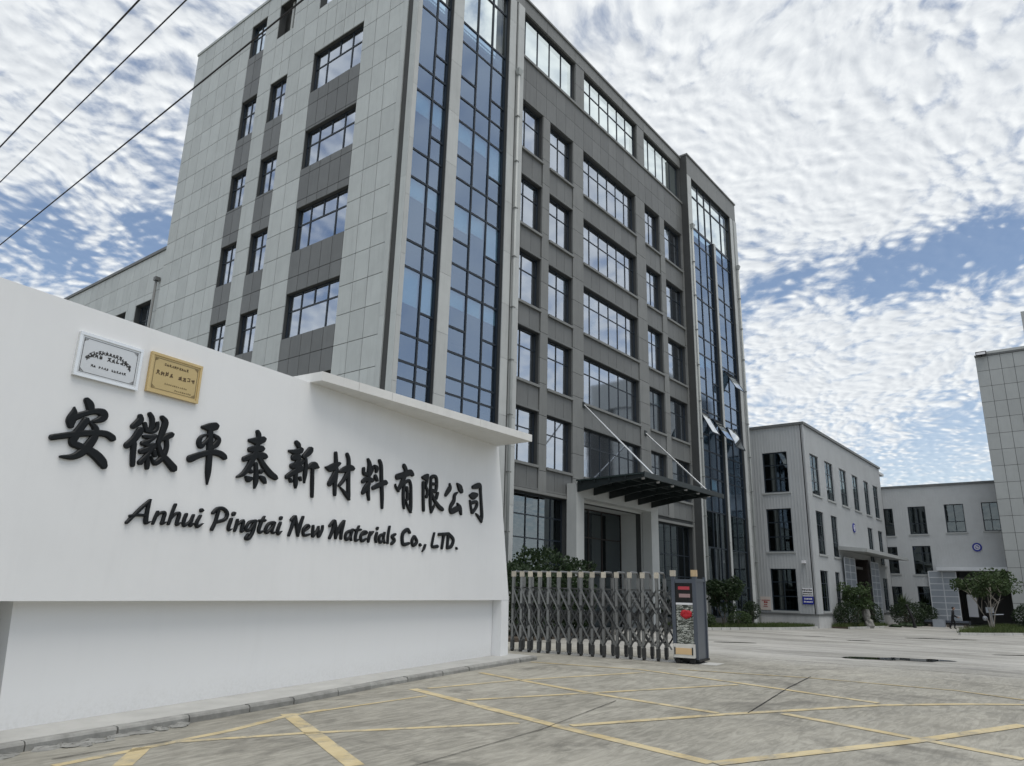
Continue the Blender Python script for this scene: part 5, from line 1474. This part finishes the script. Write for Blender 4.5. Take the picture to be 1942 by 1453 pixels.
sp = thing('spiky_plant', (77.2, 15.0, FG), 'spiky palm-like plant rising between two clipped shrubs', 'plant')
q = MB()
for k in range(120):
    a = rnd.uniform(0, 6.28); e = rnd.uniform(.2, 1.45); L_ = rnd.uniform(1.2, 1.9)
    d = Vector((math.cos(a) * math.cos(e), math.sin(a) * math.cos(e), math.sin(e))); s = Vector((-math.sin(a), math.cos(a), 0)) * .05
    o = Vector((77.2, 15.0, FG + 1.3))
    q.add([o - s, o + s, o + d * L_ * .6 + s * .7 , o + d * L_ - Vector((0, 0, .25)), o + d * L_ * .6 - s * .7], [(0, 1, 2, 4), (4, 2, 3)])
q.build('leaf_blades', M['leaf'], sp)
MB().tube([(77.2, 15.0, FG), (77.2, 15.0, FG + 1.4)], [.14, .11], 8).build('trunk', M['bark'], sp)
q = MB()
for i in range(16): q.sphere((rnd.uniform(69.5, 80.5), rnd.uniform(13.6, 14.6) - 0, FG + .05), (rnd.uniform(.3, .8), rnd.uniform(.25, .5), rnd.uniform(.12, .3)), 8, 5, .2, rnd)
tag(q.build('ground_cover', M['leafd']), kind='stuff')

# grass island on the right with a pale-barked tree
isl = [(57.6, 8.05), (59.8, 7.1), (62.5, 5.8), (70, 1.0), (76, -3), (78.6, -2), (78.6, 6.2), (70.5, 8.0), (62.0, 8.6)]
q = MB(); q.prism([(x, y, FG - .3) for x, y in isl], [(x, y, FG + .16) for x, y in isl]); tag(q.build('planting_island', M['soil']), kind='structure')
kerb_run('island_kerb', [(57.5, 8.1), (59.8, 7.0), (62.5, 5.7), (70, .9), (76, -3.1)], .16)
def in_isl(r):
    while True:
        x, y = r.uniform(57.7, 76), r.uniform(-2, 8.5)
        lo = 8.0 - (x - 57.7) * .46 if x < 62.5 else 5.8 - (x - 62.5) * .66
        if lo < y < 8.3 - (x - 57) * .04: return x, y
grass('grass_cover', in_isl, 16000, .34, seed=9, zf=lambda x: FG + .16, mat='leafy')
tree((64.8, 7.05, FG + .15), 4.5, 2.1, 4, 3000, .19, 'pale-stemmed spreading tree on the grass island by the far doorway', rnd, 'leaf', 'palebark', clumps=30, crown_lo=.58, lean_k=1.25, csize=.72)
shrub((70.0, 5.0, FG + .1), 1.1, 2.0, 2600, .13, 'dark rounded shrub at the right edge of the grass island', rnd, 'leafd', 'shrub')
shrub((72.5, 4.2, FG + .1), 1.3, 2.3, 2600, .13, 'larger dark shrub cut by the right picture edge', rnd, 'leafd', 'shrub')
for s_, n_, hh, lab in ((-12.1, -.95, 1.25, 'low dark hedge plant set in the gap under the left end of the white wall to block light'), (-13.4, -.8, 1.2, 'second low dark hedge plant out of view under the white panel, added to block light')):
    p_ = wp(s_, 0, n_); shrub((p_[0], p_[1], gz(p_[0])), .62, hh, 2200, .09, lab, rnd, 'leafd', 'shrub')  # gap greenery brought close in, added to block light on the wall's end face
# greenery glimpsed behind the company wall at the far left
shrub((3.2, 12.2, gz(3.2)), 1.2, 2.4, 2600, .13, 'dark shrub glimpsed behind the left end of the white wall', rnd, 'leafd', 'shrub')
shrub((2.4, 13.6, gz(2.4)), 1.3, 2.9, 2200, .13, 'taller dark shrub in the shade behind the white wall', rnd, 'leafd', 'shrub')

# ------------------------------------------------------------------ people and small things in the yard
def skin_body(name, verts, edges, radii, mat, parent, sub=2):
    me = bpy.data.meshes.new(name); me.from_pydata(verts, edges, []); me.update()
    o = bpy.data.objects.new(name, me); COL.objects.link(o)
    md = o.modifiers.new('skin', 'SKIN'); md.use_smooth_shade = True
    sv = me.skin_vertices[0].data
    for i, r in enumerate(radii): sv[i].radius = (r, r) if not isinstance(r, tuple) else r
    sv[0].use_root = True
    o.modifiers.new('sub', 'SUBSURF').levels = sub
    o.modifiers['sub'].render_levels = sub
    dg = bpy.context.evaluated_depsgraph_get()
    nm = bpy.data.meshes.new_from_object(o.evaluated_get(dg))
    bpy.data.objects.remove(o)
    nm.materials.clear(); nm.materials.append(mat)
    nm.name = name
    c = link(name, nm, parent, WL[parent.name] if parent else (0, 0, 0))
    return c


PX, PY = 71.2, 10.35
per = thing('person', (PX, PY, FG), 'person in dark clothing walking across the far yard with a small box in hand', 'person')
# local frame: faces -Y (towards the right of the picture) ; metres above the feet
def pv(f, s, z): return (s * 1.0, -f, z)          # f forward, s to the side (X)
V = [pv(0, 0, .86), pv(.02, 0, 1.02), pv(.05, 0, 1.23), pv(.07, 0, 1.37), pv(.09, 0, 1.46),
     pv(-.02, .10, .82), pv(.10, .11, .45), pv(.02, .11, .07), pv(.16, .12, .035),
     pv(-.02, -.10, .82), pv(-.10, -.11, .46), pv(-.28, -.11, .10), pv(-.16, -.12, .04),
     pv(.06, .20, 1.33), pv(.05, .26, 1.07), pv(.28, .21, .95), pv(.36, .19, .92),
     pv(.06, -.20, 1.33), pv(.05, -.26, 1.07), pv(.28, -.21, .94), pv(.36, -.21, .90)]
E_ = [(0, 1), (1, 2), (2, 3), (3, 4), (0, 5), (5, 6), (6, 7), (7, 8), (0, 9), (9, 10), (10, 11), (11, 12), (3, 13), (13, 14), (14, 15), (15, 16), (3, 17), (17, 18), (18, 19), (19, 20)]
RD = [(.15, .12), (.15, .11), (.17, .12), (.13, .10), .055, .095, .07, .05, .045, .095, .07, .05, .045, .07, .05, .042, .04, .07, .05, .042, .04]
skin_body('body', V, E_, RD, M['cloth'], per)
q = MB(); hc = WL['person'] + Vector(pv(.12, 0, 1.60)); q.sphere(hc, (.085, .105, .125), 14, 10); q.tube([hc + Vector((0, .03, -.14)), hc], .05, 8)
hd = q.build('head', M['skin'], per, smooth=True)
q = MB(); q.sphere(hc + Vector((0, .02, .03)), (.094, .108, .115), 14, 10); q.build('hair', M['hair'], hd, smooth=True)
MB().prism([hc + Vector((-.015, -.10, -.03)), hc + Vector((.015, -.10, -.03)), hc + Vector((0, -.10, .02))], [hc + Vector((-.008, -.128, -.028)), hc + Vector((.008, -.128, -.028)), hc + Vector((0, -.108, .015))]).build('nose', M['skin'], hd)
q = MB()
for e in (-1, 1): q.sphere(hc + Vector((e * .088, .0, -.01)), (.012, .03, .035), 6, 5)
q.build('ears', M['skin'], hd)
for s_, zz_, ff in ((.19, .92, .36), (-.21, .90, .36)):
    c = WL['person'] + Vector(pv(ff, s_, zz_)); q = MB(); q.sphere(c + Vector((0, -.05, 0)), (.022, .05, .04), 8, 6)
    for k in range(4): q.tube([c + Vector((0, -.085, -.025 + .017 * k)), c + Vector((0, -.13 - .008 * (k in (1, 2)), -.03 + .017 * k)), c + Vector((.0, -.14, -.05 + .014 * k))], [.009, .008, .006], 6)
    q.tube([c + Vector((0, -.04, .03)), c + Vector((0, -.085, .055))], [.010, .008], 6)
    q.build('hand', M['skin'], per)
# bag / crate carried in front
bx = thing('carried_box', WL['person'] + Vector(pv(.46, 0, .74)), 'small grey box carried by the person in dark clothing', 'box')
bc = WL['person'] + Vector(pv(.50, 0, .84))
MB().obox(bc, (.17, 0, 0), (0, .09, 0), (0, 0, .10)).build('carton', M['slide'], bx)
MB().obox(bc + Vector((0, 0, .108)), (.175, 0, 0), (0, .094, 0), (0, 0, .007)).build('lid', M['slidef'], bx)

# added low dark rack, standing in for shadow under the far hall's plinth line
tr = thing('shade_rack', (76.5, 11.4, FG), 'added low dark rack standing in for shadow along the foot of the far hall', 'rack')
for y in (10.2, 11.5, 12.9): MB().box(76.0, 77.3, y - .08, y + .08, FG, FG + .22).build('bearer', M['bark'], tr)
for j in range(2):
    for i in range(5): MB().box(76.05 + i * .25, 76.25 + i * .25, 9.9, 13.3, FG + .222 + j * .17, FG + .38 + j * .17).build('steel_section', M['headgrey' if (i + j) % 3 else 'rubber'], tr)
bxx = tag(MB().box(75.2, 75.8, 11.6, 12.5, FG, FG + .62).build('grey_bin', M['slide']), 'grey metal bin on the ground beside the low dark rack', 'bin')
# thin leaning dark barrier post
bp = thing('barrier_post', (70.0, 12.95, FG), 'thin leaning dark barrier post with a horizontal bar', 'post')
MB().tube([(70.0, 12.95, FG), (70.0, 13.05, FG + .75), (70.0, 13.35, FG + 1.65)], [.13, .11, .09], 8).build('post', M['rubber'], bp)
MB().tube([(70.0, 13.2, FG + .72), (70.0, 14.6, FG + .85)], .035, 6).build('bar', M['rubber'], bp)
MB().sphere((70.0, 13.38, FG + 1.72), (.12, .12, .12), 8, 6).build('knob', M['rubber'], bp)
# service stand in the doorway
sv = thing('service_stand', (76.0, 8.2, FG), 'small grey service stand with a box on top in the far doorway', 'stand')
MB().tube([(76, 8.2, FG), (76, 8.2, FG + 1.3)], [.16, .09], 8).build('post', M['slide'], sv)
MB().box(75.8, 76.2, 7.95, 8.5, FG + 1.3, FG + 1.75).build('control_box', M['slide'], sv)
MB().tube([(76, 8.2, FG + 1.15), (76, 7.3, FG + 1.2)], .05, 6).build('arm', M['slide'], sv)
MB().sphere((75.9, 8.65, FG + .85), (.2, .2, .2), 10, 7).build('hose_reel', M['slide'], sv)
